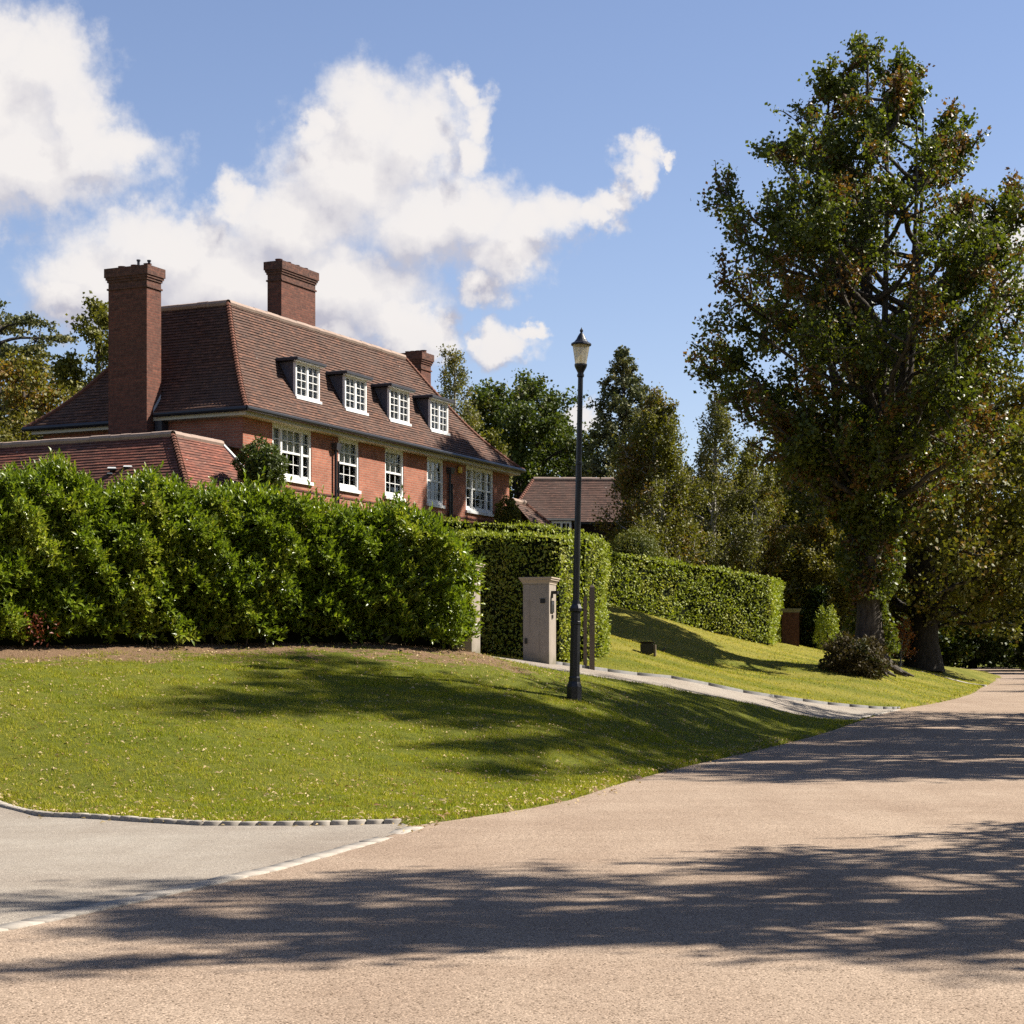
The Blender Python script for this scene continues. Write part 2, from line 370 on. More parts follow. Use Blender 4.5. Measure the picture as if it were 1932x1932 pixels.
def grassmat():
    t = NT('grass blades'); g = t.geo(); r = g.outputs['Random Per Island']; p = g.outputs['Position']
    a2 = t.n('ShaderNodeAttribute'); a2.attribute_name = 'dry'
    c = t.mix(r, (.17, .215, .010), (.36, .36, .022))
    c = t.mix(t.rng(t.noise(p, .8, 5), .38, .62, 0, .7), c, (.42, .38, .03))
    c = t.mix(t.math('GREATER_THAN', t.math('ADD', a2.outputs['Fac'], 0), t.math('FRACT', t.math('MULTIPLY', r, 91.3))), c, (.56, .45, .10))
    c = t.mix(1.0, c, (.78, .80, .74, 1), 'MULTIPLY'); pr = t.prin(c, .7, .15, alb=1); tr = t.n('ShaderNodeBsdfTranslucent'); t.put(tr.inputs[0], t.mix(1.0, c, (1.2, 1.3, .6, 1), 'MULTIPLY'))
    mx = t.n('ShaderNodeMixShader'); mx.inputs[0].default_value = .35; t.L.new(pr, mx.inputs[1]); t.L.new(tr.outputs[0], mx.inputs[2])
    return t.done(mx.outputs[0])
M['grass'] = grassmat()
M['laurel'] = leafmat('glossy laurel leaves', (.10, .155, .009), (.24, .30, .022), (.34, .36, .04), .26, .36, .34, .45, .8)
M['laurel_red'] = leafmat('dying russet leaves', (.22, .05, .02), (.12, .03, .015), (.2, .1, .04), .1)
M['clipped'] = leafmat('clipped hedge leaves', (.19, .24, .016), (.33, .36, .04), (.40, .40, .07), .28, .55, .30, .3, .8)
M['core'] = plain('near-black inner hedge shade', (.012, .016, .006), .95, .05, .3, 4)  # near-black colour stands in for the shade inside hedges and bushes
M['limetree'] = leafmat('turning tree leaves', (.075, .10, .010), (.14, .155, .018), (.19, .082, .026), .34, .45, .36, .4, .5)
M['ivy'] = leafmat('ivy leaves', (.035, .065, .010), (.09, .13, .018), (.14, .17, .03), .15, .35, .22, .5, .8)
M['oak'] = leafmat('dark oak leaves', (.05, .075, .010), (.10, .125, .018), (.14, .13, .028), .15, .55, .28, .3, .4)
M['olive'] = leafmat('olive autumn leaves', (.11, .115, .013), (.19, .175, .026), (.21, .12, .026), .25, .55, .32, .3, .3)
M['birch'] = leafmat('birch leaves', (.11, .115, .025), (.19, .18, .045), (.25, .20, .05), .2, .55, .32, .3, .5)
M['gold'] = leafmat('golden autumn leaves', (.13, .13, .02), (.22, .18, .03), (.30, .16, .03), .25, .55, .35, .3, .5)
M['spruce'] = leafmat('spruce needles', (.08, .095, .035), (.15, .155, .06), (.22, .19, .07), .25, .6, .15, .3, .5)
M['yew'] = leafmat('yew needles', (.085, .105, .010), (.16, .17, .018), (.22, .20, .03), .2, .6, .2, .3, 1.2)
M['brackenleaf'] = leafmat('dry brown leaves', (.06, .045, .02), (.10, .075, .03), (.05, .06, .02), .3, .7, .2, .2, 1.5)
M['redleaf'] = leafmat('orange red leaves', (.35, .10, .02), (.45, .20, .03), (.2, .2, .04), .2, .6, .35)
M['bark'] = barkmat('grey brown bark', (.055, .045, .035), (.14, .118, .095))
M['bark_pale'] = barkmat('pale bark', (.35, .32, .27), (.62, .58, .52))
M['bark_dark'] = barkmat('dark bark', (.035, .03, .025), (.08, .068, .055))
M['litter'] = leafmat('fallen leaf litter', (.42, .30, .14), (.58, .45, .25), (.28, .15, .07), .25, .8, .15, .2, 1)

# ================================================================ terrain
def zroad(y): return float(np.interp(y, [-50, 20, 30, 40, 52, 60, 70, 80, 93, 100, 120, 150, 200, 400], [0, 0, .08, .30, .65, .87, 1.03, 1.2, 1.5, 1.65, 2.0, 2.4, 3.3, 5]))
ROADL = [(21.9, -1.12), (24.4, .12), (26.5, .86), (29.8, 1.70), (34.2, 3.10), (40.3, 5.35), (46.2, 7.42), (51, 8.9), (60, 11.8), (68, 14.9), (80, 18.75), (90, 21.5), (100, 24.4), (120, 29.6), (150, 36.3), (180, 41.5), (210, 44), (260, 40)]
def _smooth(tab, n=4):
    out = []
    for i in range(len(tab)-1):
        p = [tab[max(i-1, 0)], tab[i], tab[i+1], tab[min(i+2, len(tab)-1)]]
        for k in range(n):
            t = k/n
            out.append(tuple(.5*(2*p[1][c]+(p[2][c]-p[0][c])*t+(2*p[0][c]-5*p[1][c]+4*p[2][c]-p[3][c])*t*t+(3*p[1][c]-p[0][c]-3*p[2][c]+p[3][c])*t**3) for c in (0, 1)))
    return out+[tab[-1]]
ROADL = _smooth(ROADL)
def roadl(y): return float(np.interp(y, [a for a, b in ROADL], [b for a, b in ROADL]))
def roadw(y): return float(np.interp(y, [20, 40, 60, 200], [11, 8.5, 7.5, 6.5]))
cp = []
for y in (-40, -20, 0, 8, 14, 18, 22, 26, 31.7, 38.5, 45, 52, 60, 70, 80, 93, 100, 120, 150, 180, 210, 260):
    xl = roadl(y) if y > 21 else -1
    for k in (0, .5, 1): cp.append((xl+roadw(y)*k, y, zroad(y)))
    cp.append((xl+roadw(y)+8, y, zroad(y)+.3)); cp.append((xl+roadw(y)+30, y, zroad(y)+.8))
for (x, y) in [(-4, 12), (-4, 5), (-12, 8), (-12, -10), (-30, -20), (-8, 18), (-30, 10), (-3.4, 13), (-15, 18)]: cp.append((x, y, 0))
for a in [(0,1519,25.8),(180,1538,24.2),(387,1552,22.8),(591,1554,22.4),(758,1554,22.2)]: cp.append((P(*a)[0], a[2], 0.0))
for a in [(0,1226,36),(200,1222,37.3),(400,1218,38.8),(600,1216,40),(870,1226,41.5),(-300,1224,35),(0,1300,32),(0,1395,29),(300,1300,33.5),(300,1400,29),
          (600,1300,35.3),(600,1400,30.5),(-300,1300,31.5),(1083,1322,38),(1083,1400,32.6),(850,1320,36),(850,1400,31.5),(1300,1350,41),(1300,1400,37),
          (895,1234,42),(944,1246,42.9),(1083,1271,44.6),(1229,1291,46.5),(1400,1324,48.8),(1560,1352,51.2),(1060,1253,48.5),(1200,1273,51),(1400,1305,54.5),(1560,1326,58),
          (1640,1264,70),(1130,1146,74),(1220,1167,76),(1300,1187,78),(1380,1203,79),(1450,1219,81),(1500,1219,84),(1222,1236,57),(1300,1252,62),(1140,1240,52.3),(1400,1262,66),(1145,1198,59),
          (1300,1222,67),(1400,1238,71),(1500,1248,75),(1570,1232,92),(1500,1285,61.5),(1640,1303,63),(1740,1291,75),(1673,1254,98),(1740,1252,104),(1800,1262,110),(900,1235,51.5),(985,1243,49.4)]: cp.append(P(*a))
for a in [(-5,52,2.75),(-8,46,3.2),(-14,46,3.3),(-10,60,3.6),(-3,60,3.5),(3,75,3.9),(-25,50,3.4),(-25,90,4.2),(0,100,4.4),(0,140,5),(16,112,3.4),(20,140,4),(-60,60,3.8),(-60,150,5),
          (-1,64,3.6),(3,85,4.3),(10,92,3.7),(-30,30,1.8),(-20,40,3.0),(30,170,3.8),(10,200,5.5),(-60,250,7),(60,250,5),(120,120,3),(100,40,1.5),(100,-30,1),(-80,-30,0),(-70,20,1.0),(-100,300,8),(120,300,7)]: cp.append(a)
CP = np.array(cp); CN = CP[:, :2]/50
def _phi(r2): return np.where(r2 > 0, .5*r2*np.log(np.maximum(r2, 1e-12)), 0)
_n = len(CP); _K = _phi(((CN[:, None]-CN[None])**2).sum(-1))+np.eye(_n)*2e-4
_P = np.hstack([np.ones((_n, 1)), CN]); _A = np.block([[_K, _P], [_P.T, np.zeros((3, 3))]])
_w = np.linalg.solve(_A, np.concatenate([CP[:, 2], np.zeros(3)]))
def hz0(x, y):
    x = np.atleast_1d(np.asarray(x, float)); y = np.atleast_1d(np.asarray(y, float)); out = np.empty(len(x))
    xc, yc = np.clip(x, -95, 115), np.clip(y, -38, 290)
    for i in range(0, len(x), 20000):
        q = np.stack([xc[i:i+20000], yc[i:i+20000]], 1)/50
        out[i:i+20000] = _phi(((q[:, None]-CN[None])**2).sum(-1))@_w[:_n]+_w[_n]+q@_w[_n+1:]
    return out
_ly = [-60, -22, 1, 8.6, 13.0, 14.55, 17.4, 19.3, 21.7]+[a for a, b in ROADL]; _lx = [-90, -40, -16, -7, -3.4, -2.9, -2.1, -1.7, -1.1]+[b for a, b in ROADL]
_zy = [-50, 20, 30, 40, 52, 60, 70, 80, 93, 100, 120, 150, 200, 400]; _zz = [zroad(a) for a in _zy]
def sstep(t): t = np.clip(t, 0, 1); return t*t*(3-2*t)
def hz(x, y):
    x = np.atleast_1d(np.asarray(x, float)); y = np.atleast_1d(np.asarray(y, float)); z = hz0(x, y)
    xl = np.interp(y, _ly, _lx); w = np.interp(y, [20, 40, 60, 200], [11, 8.5, 7.5, 6.5]); c = .94
    zr = np.interp(y, np.arange(-50, 400, 2.), np.convolve(np.interp(np.arange(-62, 412, 2.), _zy, _zz), np.ones(13)/13, 'same')[6:-6][:225])
    dl = (xl-x)*c; dr = (x-xl-w)*c
    near = np.where((y > 21) & (y < 260), np.where(dl > 0, (1-np.clip(dl/2.6, 0, 1))**2, np.where(dr > 0, 1-sstep(dr/7), 1.0)), 0)
    return z*(1-near)+zr*near
def gz(x, y): return float(hz(x, y)[0])
def gp(u, v, z=0.0):   # flat near ground at height z
    Y = (EYE-z)*F/(v-H); return ((u-966)/F*Y, Y)
left_edge = [gp(782,1563), gp(646,1597), gp(523,1631), gp(227,1697), gp(0,1745), (-7, 8.6), (-16, 1), (-40, -22)]
road_poly = [(x, y) for y, x in ROADL[::-1]] + left_edge + [(40, -22), (14, -5), (10.5, 10)] + [(x+roadw(y), y) for y, x in ROADL]
kerb_line = [(-30, 33), (-14, 28.6), gp(-200,1495), gp(0,1519), gp(91,1531), gp(273,1545), gp(387,1552), gp(591,1554.5), gp(758,1554.5)]
side_poly = kerb_line + [gp(782,1563)] + left_edge[1:] + [(-60, -22), (-60, 33)]
dn = [P(870,1226,41.6), P(895,1232,42), P(944,1246,42.9), P(1083,1271,44.6), P(1229,1291,46.5), P(1400,1324,48.8), P(1560,1352,51.2), P(1611,1360,52.0)]
df = [P(1697,1337,60.4), P(1665,1335,59.8), P(1560,1327,58), P(1400,1305,54.5), P(1200,1274,51), P(1060,1253,48.5), P(1037,1248,48.3)]
dn = [dn[0]]+_smooth([(p[0], p[1]) for p in dn[1:]], 3); df = _smooth([(p[0], p[1]) for p in df], 3)
drive_poly = [(-3.2, 43.4)]+[(a[0], a[1]) for a in dn]+[(a[0], a[1]) for a in df]+[(0.2, 48.8), (-2.6, 50.5)]
def inside(poly, x, y):
    c = np.zeros(len(x), bool); n = len(poly)
    for i in range(n):
        x0, y0 = poly[i]; x1, y1 = poly[(i+1) % n]
        k = (y0 > y) != (y1 > y)
        with np.errstate(divide='ignore', invalid='ignore'):
            c ^= k & (x < (x1-x0)*(y-y0)/((y1-y0) if y1 != y0 else 1e-9)+x0)
    return c
def pdist(poly, x, y, closed=True):
    d = np.full(len(x), 1e9); n = len(poly)
    for i in range(n if closed else n-1):
        a = np.array(poly[i][:2]); b = np.array(poly[(i+1) % n][:2]); ab = b-a; L2 = max(ab@ab, 1e-9)
        t = np.clip(((x-a[0])*ab[0]+(y-a[1])*ab[1])/L2, 0, 1)
        d = np.minimum(d, np.hypot(x-a[0]-t*ab[0], y-a[1]-t*ab[1]))
    return d
PAVED = [road_poly, side_poly, drive_poly]
def paved_sd(x, y):      # >0 on lawn, <0 on paving
    best = np.full(len(x), 1e9)
    for p in PAVED:
        d = pdist(p, x, y); i = inside(p, x, y); best = np.minimum(best, np.where(i, -d, d))
    return best
hedgeA = [(-330,1228,34.9),(-150,1227,35.4),(0,1228,36),(150,1225,37),(300,1222,38),(450,1219,39),(600,1217,40),(750,1220,40.6),(862,1227,40.9)]
hedgeA_xy = [P(*a)[:2] for a in hedgeA]
def soil_at(x, y, sd=None):
    d = pdist(hedgeA_xy, x, y, False)
    s = np.clip(1.0-d/2.6, 0, 1)*.95
    front = np.interp(x, [a[0] for a in hedgeA_xy], [a[1] for a in hedgeA_xy])
    s = np.where((y > front+.0) & (y < front+3) & (x < -.9) & (x > -14), 1.0, s)
    s *= np.where(x < 1.5, 1, 0)
    pn = np.sin(x*2.1+1.7*np.sin(y*1.3))*np.sin(y*2.7+x*.8)+.6*np.sin(x*5.3+y*3.1)*np.sin(y*6.1-x*2.2)+.5*np.sin(x*11+y*4)*np.sin(y*13)
    s = np.where(s >= 1, s, s+.22*pn*np.clip(s*3, 0, 1)+.14*np.clip((-5.5-x)/2, 0, 1)*np.clip(s*3, 0, 1))
    if sd is not None: s = np.maximum(s, np.where(sd > -1, .62*np.clip(1-(sd-.02)/.16, 0, 1), 0)*(.8+.35*np.sin(x*6+y*5)))
    return np.clip(s, 0, 1)
def dry_at(x, y):
    st = .5+.5*np.sin((x*.55-y*.835)*math.pi/1.15+.6*np.sin(x*.3))
    far = np.clip((y-46)/10, 0, 1)*np.where(x < roadl(80)+30, 1, 0)
    bank = np.clip((hz(x, y)-2.3)/.7, 0, 1)*far
    nr = .5+.5*np.sin(x*.8+.9*np.sin(y*.55))*np.sin(y*.9+.5*x)
    return np.clip(.10+.16*nr+far*(.06+.50*st)+bank*.35, 0, .85)
def axis(fine0, fine1, step, lo, hi):
    a = list(np.arange(fine0, fine1+1e-6, step)); s = step; v = fine0
    while v > lo: s *= 1.25; v -= s; a.insert(0, v)
    s = step; v = a[-1]
    while v < hi: s *= 1.25; v += s; a.append(v)
    return np.array(a)
gx = axis(-13, 26, .2, -2500, 2500); gy = axis(20, 95, .24, -600, 4500)
X, Y = np.meshgrid(gx, gy); x, y = X.ravel(), Y.ravel()
Z = hz(x, y)
near = (np.abs(x) < 200) & (y < 320) & (y > -80)
sdv = np.full(len(x), 9.0); sdv[near] = paved_sd(x[near], y[near])
wob = .07*np.sin(x*3.1+y*1.7)+.07*np.sin(x*1.3-y*4.3)+.06*np.sin(x*9+y*7)
e = np.clip((sdv+wob+.08)/.25, 0, 1); Z += -.13*(1-e)+.02*e
lump = .02*np.sin(x*1.9+.7*y)*np.sin(y*2.3)+.012*np.sin(x*5.1)*np.sin(y*4.7+1); Z += lump*np.clip(sdv*1.2, 0, 1)
nx, ny = len(gx), len(gy); idx = np.arange(nx*ny).reshape(ny, nx)
Fq = np.stack([idx[:-1, :-1].ravel(), idx[:-1, 1:].ravel(), idx[1:, 1:].ravel(), idx[1:, :-1].ravel()], 1)
g = nmesh('ground', np.stack([x, y, Z], 1), Fq, M['ground'], attr={'soil': soil_at(x, y, sdv), 'dry': dry_at(x, y)}, smooth=True); tag(g, kind='structure')
def sheet(name, poly, off, mat, step=1.0):
    bm = bmesh.new(); bm.faces.new([bm.verts.new((p[0], p[1], 0)) for p in poly])
    bmesh.ops.triangulate(bm, faces=bm.faces[:])
    xs = [p[0] for p in poly]; ys = [p[1] for p in poly]
    for ax, lo, hi in ((0, min(xs), max(xs)), (1, min(ys), max(ys))):
        v = math.ceil(lo/step)*step
        while v < hi:
            co = (v, 0, 0) if ax == 0 else (0, v, 0); no = (1, 0, 0) if ax == 0 else (0, 1, 0)
            bmesh.ops.bisect_plane(bm, geom=bm.verts[:]+bm.edges[:]+bm.faces[:], plane_co=co, plane_no=no); v += step
    co = np.array([v.co[:] for v in bm.verts]); z = hz(co[:, 0], co[:, 1])+off
    for v, q in zip(bm.verts, z): v.co.z = q
    bmesh.ops.recalc_face_normals(bm, faces=bm.faces[:])
    if sum(f.normal.z for f in bm.faces) < 0: bmesh.ops.reverse_faces(bm, faces=bm.faces[:])
    me = bpy.data.meshes.new(name); bm.to_mesh(me); bm.free(); me.materials.append(mat)
    me.polygons.foreach_set('use_smooth', [True]*len(me.polygons))
    o = bpy.data.objects.new(name, me); COL.objects.link(o); return tag(o, kind='structure')
sheet('road', road_poly, -.03, M['road'], 2.0)
sheet('side_road', side_poly, -.026, M['drive'], 2.0)
sheet('driveway', drive_poly, -.022, M['drive'], 1.0)
def setts(name, line, w, h, top, mat, n=1.0, dark=None, gap=.012, L=.22):
    V, Q = [], []
    rr = random.Random(5)
    pts = [Vector((p[0], p[1])) for p in line]
    for a, b in zip(pts[:-1], pts[1:]):
        d = b-a; ln = d.length; k = max(1, int(ln/L)); d.normalize(); nn = Vector((-d.y, d.x))
        for i in range(k):
            s0, s1 = ln*i/k+gap*rr.random(), ln*(i+1)/k-gap*rr.random()-.004
            w0, w1 = w*(.92+.16*rr.random()), w*(.92+.16*rr.random()); tz = top+rr.uniform(-.004, .005); o = rr.uniform(-.006, .006)
            base = len(V); c = []
            za_, zb_ = gz(*(a+d*s0)), gz(*(a+d*s1))
            for (ss, ww) in ((s0, -w0/2), (s1, -w1/2), (s1, w1/2), (s0, w0/2)):
                q = a+d*ss+nn*(ww+o); c.append(q)
            m = (c[0]+c[2])/2; zq = [za_, zb_, zb_, za_]
            for q, zz in zip(c, zq): V.append((q.x, q.y, zz-h))
            for q, zz in zip(c, zq): V.append((q.x, q.y, zz+tz-.012))
            for q, zz in zip(c, zq): r = q+(m-q).normalized()*.009; V.append((r.x, r.y, zz+tz+rr.uniform(-.003, .003)))
            for (j0, j1) in ((0, 1), (1, 2), (2, 3), (3, 0)):
                Q.append((base+j0, base+j1, base+4+j1, base+4+j0)); Q.append((base+4+j0, base+4+j1, base+8+j1, base+8+j0))
            Q.append((base+8, base+9, base+10, base+11))
    o = nmesh(name, V, np.array(Q), mat); return tag(o, kind='structure')
setts('kerb', kerb_line, .13, .15, .022, M['granite'], L=.19, gap=.004)
setts('kerb', [gp(782,1563)]+left_edge[1:6], .20, .15, -.018, M['granite'], L=.40, gap=.003)
setts('kerb', [(a[0], a[1]) for a in df[::-1][1:]], .07, .15, .05, M['edge'], L=1.4, gap=.0)
setts('kerb', [(a[0]+.0, a[1]) for a in (P(1590,1355,51.8), P(1645,1346,55.5), P(1695,1337,60))], .14, .15, -.008, M['granite'], L=.25)
kl2 = [P(1673,1253,99), P(1740,1262,97.5), P(1800,1275,96), P(1858,1293,93.2)]
setts('kerb', [(a[0], a[1]) for a in kl2], .22, .15, .05, M['granite'], L=.5)

# ================================================================ grass
def blades(n, xr, yr, hgt, wid, seed, keep=None):
    g = np.random.default_rng(seed)
    x = g.uniform(*xr, n); y = g.uniform(*yr, n)
    k = np.abs(x/y) < .285
    x, y = x[k], y[k]
    sd_ = paved_sd(x, y); k = sd_ > .0; x, y = x[k], y[k]; sd_ = sd_[k]
    if keep is not None: k = keep(x, y, g); x, y, sd_ = x[k], y[k], sd_[k]
    so_ = soil_at(x, y, sd_); k = g.random(len(x)) > (so_**1.2)*1.15; x, y, sd_ = x[k], y[k], sd_[k]
    z = hz(x, y)+.005+.02*np.sin(x*1.9+.7*y)*np.sin(y*2.3)*np.clip(sd_*1.2, 0, 1)
    z -= .10*np.clip(1-(sd_+.05)/.2, 0, 1)
    m = len(x); a = g.uniform(0, 2*np.pi, m); cl = .75+.35*np.sin(x*7.3+2*np.sin(y*3.1))*np.sin(y*8.1+x*2.3)+.25*np.sin(x*23)*np.sin(y*19+x*5); h = hgt*cl*g.uniform(.5, 1.3, m)*(1+.8*np.clip(1-sd_/.25, 0, 1)); w = wid*g.uniform(.6, 1.3, m)
    lx, ly = g.normal(0, .45, m)*h, g.normal(0, .45, m)*h
    c, s = np.cos(a)*w/2, np.sin(a)*w/2
    V = np.empty((m, 3, 3)); V[:, 0] = np.stack([x-c, y-s, z], 1); V[:, 1] = np.stack([x+c, y+s, z], 1); V[:, 2] = np.stack([x+lx, y+ly, z+h], 1)
    return V.reshape(-1, 3), np.repeat(dry_at(x, y), 3)
V1, d1 = blades(520000, (-9, 9), (21, 38), .062, .012, 1)
V2, d2 = blades(260000, (-9, 14), (36, 60), .055, .020, 2)
V3, d3 = blades(150000, (-2, 26), (58, 100), .06, .04, 3)
VV = np.concatenate([V1, V2, V3]); 
go = nmesh('grass', VV, np.arange(len(VV)).reshape(-1, 3), M['grass'], attr={'dry': np.concatenate([d1, d2, d3])})
tag(go, 'short mown green grass covering the lawns and the bank', 'grass', kind='stuff')

# ---------------------------------------------------------------- leaf geometry
def unit(a): return a/np.maximum(np.linalg.norm(a, axis=1, keepdims=True), 1e-9)
def leaves(pos, axis_, nrm, length, width, fold=.25, curl=.15):
    """one folded leaf (5 verts, 4 tris) per position, growing along axis_"""
    n = len(pos); ax = unit(axis_); nr = unit(nrm-ax*(nrm*ax).sum(1, keepdims=True)); si = np.cross(ax, nr)
    L = np.broadcast_to(length, (n,))[:, None]; Wd = np.broadcast_to(width, (n,))[:, None]
    V = np.empty((n, 5, 3))
    V[:, 0] = pos
    V[:, 1] = pos+ax*L*.5+si*Wd*.5+nr*Wd*fold
    V[:, 2] = pos+ax*L*.52
    V[:, 3] = pos+ax*L*.5-si*Wd*.5+nr*Wd*fold
    V[:, 4] = pos+ax*L-nr*L*curl
    b = (np.arange(n)*5)[:, None]
    T = np.concatenate([b+[0, 2, 1], b+[0, 3, 2], b+[1, 2, 4], b+[2, 3, 4]], 1).reshape(-1, 3)
    return V.reshape(-1, 3), T
def cards(pos, size, g, up=.35, asp=.8):
    n = len(pos); ax = unit(g.normal(size=(n, 3))); nr = unit(g.normal(size=(n, 3))+np.array([0, 0, up]))
    nr = unit(nr-ax*(nr*ax).sum(1, keepdims=True)); si = np.cross(ax, nr); s = (size*g.uniform(.6, 1.35, n))[:, None]
    V = np.empty((n, 4, 3)); V[:, 0] = pos-ax*s*.5; V[:, 1] = pos+si*s*.5*asp+nr*s*.12; V[:, 2] = pos+ax*s*.5; V[:, 3] = pos-si*s*.5*asp+nr*s*.12
    b = (np.arange(n)*4)[:, None]
    return V.reshape(-1, 3), np.concatenate([b+[0, 1, 2], b+[0, 2, 3]], 1).reshape(-1, 3)
def fallen(n, xr, yr, seed, edge):
    g = np.random.default_rng(seed); x = g.uniform(*xr, n); y = g.uniform(*yr, n)
    sd_ = paved_sd(x, y); k = (np.abs(x/y) < .29) & (sd_ > -.35)
    pr = np.where(sd_ < .0, .42*np.clip(1+sd_/.35, 0, 1), np.where(sd_ < .35, 1.0, .33+.3*np.clip(1-sd_/4, 0, 1))); k &= g.random(n) < pr
    x, y, sd_ = x[k], y[k], sd_[k]; m = len(x); z = hz(x, y)+np.where(sd_ > 0, .035, -.015)
    a = g.uniform(0, 6.28, m); ax = np.stack([np.cos(a), np.sin(a), g.normal(0, .25, m)], 1); nr = np.stack([g.normal(0, .5, m), g.normal(0, .5, m), np.ones(m)], 1)
    return leaves(np.stack([x, y, z], 1), ax, nr, g.uniform(.03, .10, m), g.uniform(.012, .045, m), .3, .3)
v, t = fallen(26000, (-9, 9), (21, 42), 4, 1)
tag(nmesh('fallen_leaves', v, t, M['litter']), 'scattered pale fallen leaves lying on the near lawn', 'leaves', kind='stuff')

# ================================================================ hedges
def laurel_hedge():
    g = np.random.default_rng(11)
    us = [a[0] for a in hedgeA]
    tops = {-330:900,-150:900,0:912,60:924,120:912,170:925,190:948,265:950,290:930,330:940,420:955,480:960,540:950,590:974,620:990,680:984,760:984,820:1000,850:1030,870:1075}
    tu, tv = list(tops), list(tops.values())
    base = np.array([P(*a) for a in hedgeA])
    root = empty('laurel_hedge', tuple(base[4]))
    tag(root, 'tall loose laurel hedge with large glossy leaves along the top of the near lawn', 'hedge')
    n = 6900
    cum = np.concatenate([[0], np.cumsum(np.hypot(*np.diff(base[:, :2], axis=0).T))]); LEN = cum[-1]
    def along(s): return np.interp(s, cum, base[:, 0]), np.interp(s, cum, base[:, 1])
    def topz(x, y):
        u = x/y*F+966; v = np.interp(u, tu, tv); return EYE+(H-v)/F*(y+.5)
    d = np.array([base[-1, 0]-base[0, 0], base[-1, 1]-base[0, 1]]); d /= np.hypot(*d); nf = np.array([d[1], -d[0]])   # front normal (towards camera)
    def bulge(s, h): return .15*np.sin(s*4.1+1.9*np.sin(s*1.3)+.8*h)*np.sin(h*1.7+s*.9)+.13*np.sin(s*9.3+h*5.1+1.5*np.sin(s*2.2))+.12*np.sin(h*6.3+s*3.7+np.sin(s*5))
    # shoots on front, top and right end
    s = np.concatenate([g.uniform(0, LEN, n), g.uniform(0, LEN, int(n*.55)), LEN+g.normal(0, .12, int(n*.10))])
    kind = np.concatenate([np.zeros(n), np.ones(int(n*.55)), np.full(int(n*.10), 2)])
    x, y = along(np.clip(s, 0, LEN)); tz = topz(x, y); bz = hz(x, y); hr = g.random(len(s))**.9
    h = np.where(kind == 1, tz-bz, hr*(tz-bz-.05)+.12)
    depth = np.where(kind == 0, 0, g.uniform(0, 1.5, len(s)))
    hn = h/(tz-bz)
    taper = .35*np.clip(hn-.75, 0, 1)**1*1.2-.25*np.clip(.15-hn, 0, 1)*-4*0
    b = bulge(s, h)+.22*np.sin(np.clip(hn, 0, 1)*3.0)
    off = np.where(kind == 0, b-taper, -depth)
    px_ = x+nf[0]*off+np.where(kind == 2, d[0]*(.15+b*.6), 0); py_ = y+nf[1]*off+np.where(kind == 2, d[1]*(.15+b*.6), 0)
    pz_ = bz+h+np.where(kind == 1, g.normal(-.05, .10, len(s))+.10*np.sin(s*3.3)+.07*np.sin(s*7.7), 0)
    inner = g.random(len(s)) < .35
    px_ -= nf[0]*inner*g.uniform(.05, .35, len(s)); py_ -= nf[1]*inner*g.uniform(.05, .35, len(s))
    pos = np.stack([px_, py_, pz_], 1)
    out = np.where((kind == 0)[:, None], np.array([nf[0], nf[1], .55]), np.where((kind == 1)[:, None], np.array([nf[0]*.3, nf[1]*.3, 1.3]), np.array([d[0], d[1], .4])))
    out = unit(out+g.normal(0, .42, out.shape))
    ln = g.uniform(.14, .34, len(s))*np.where((kind == 1) & (g.random(len(s)) < .12), 1.7, 1)
    nl = 8; V, T, c = [], [], 0
    a0 = g.uniform(0, 6.28, len(s))
    ref = unit(np.cross(out, g.normal(size=out.shape))); bi = np.cross(out, ref)
    for k in range(nl):
        f = (k+.6)/nl; p = pos+out*(ln*f)[:, None]; an = a0+k*2.4
        rad = ref*np.cos(an)[:, None]+bi*np.sin(an)[:, None]
        ax = unit(rad*(1.0-.65*f)+out*(.45+.75*f)+np.array([0, 0, .22])+g.normal(0, .12, out.shape)); nr = unit(out*1.0-rad*.35+np.array([0, 0, .45])+g.normal(0, .2, out.shape))
        L = g.uniform(.12, .185, len(s))*(1.05-.25*f)
        v_, t_ = leaves(p, ax, nr, L, L*.40, .22, .14); V.append(v_); T.append(t_+c); c += len(v_)
    Vv = np.concatenate(V); Tt = np.concatenate(T); o = np.array(root.location)
    nmesh('foliage', Vv-o, Tt, M['laurel'], root)
    # opaque dark shell standing in for inner shade, and bare stems at the foot
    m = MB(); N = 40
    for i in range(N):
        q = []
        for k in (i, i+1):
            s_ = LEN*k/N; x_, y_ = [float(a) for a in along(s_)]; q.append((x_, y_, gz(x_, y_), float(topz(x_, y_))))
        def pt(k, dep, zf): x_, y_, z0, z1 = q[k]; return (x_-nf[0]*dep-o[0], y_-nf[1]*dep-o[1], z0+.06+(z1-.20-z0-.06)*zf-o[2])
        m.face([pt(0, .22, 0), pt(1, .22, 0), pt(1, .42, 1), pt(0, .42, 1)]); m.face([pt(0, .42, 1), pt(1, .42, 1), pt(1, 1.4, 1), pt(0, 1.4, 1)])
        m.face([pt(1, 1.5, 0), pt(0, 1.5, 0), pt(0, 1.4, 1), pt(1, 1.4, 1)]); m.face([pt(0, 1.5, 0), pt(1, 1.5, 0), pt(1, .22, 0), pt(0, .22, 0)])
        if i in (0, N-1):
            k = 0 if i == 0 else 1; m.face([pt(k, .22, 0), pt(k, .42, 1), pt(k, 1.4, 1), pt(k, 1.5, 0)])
    m.build('shade_core', M['core'], root)
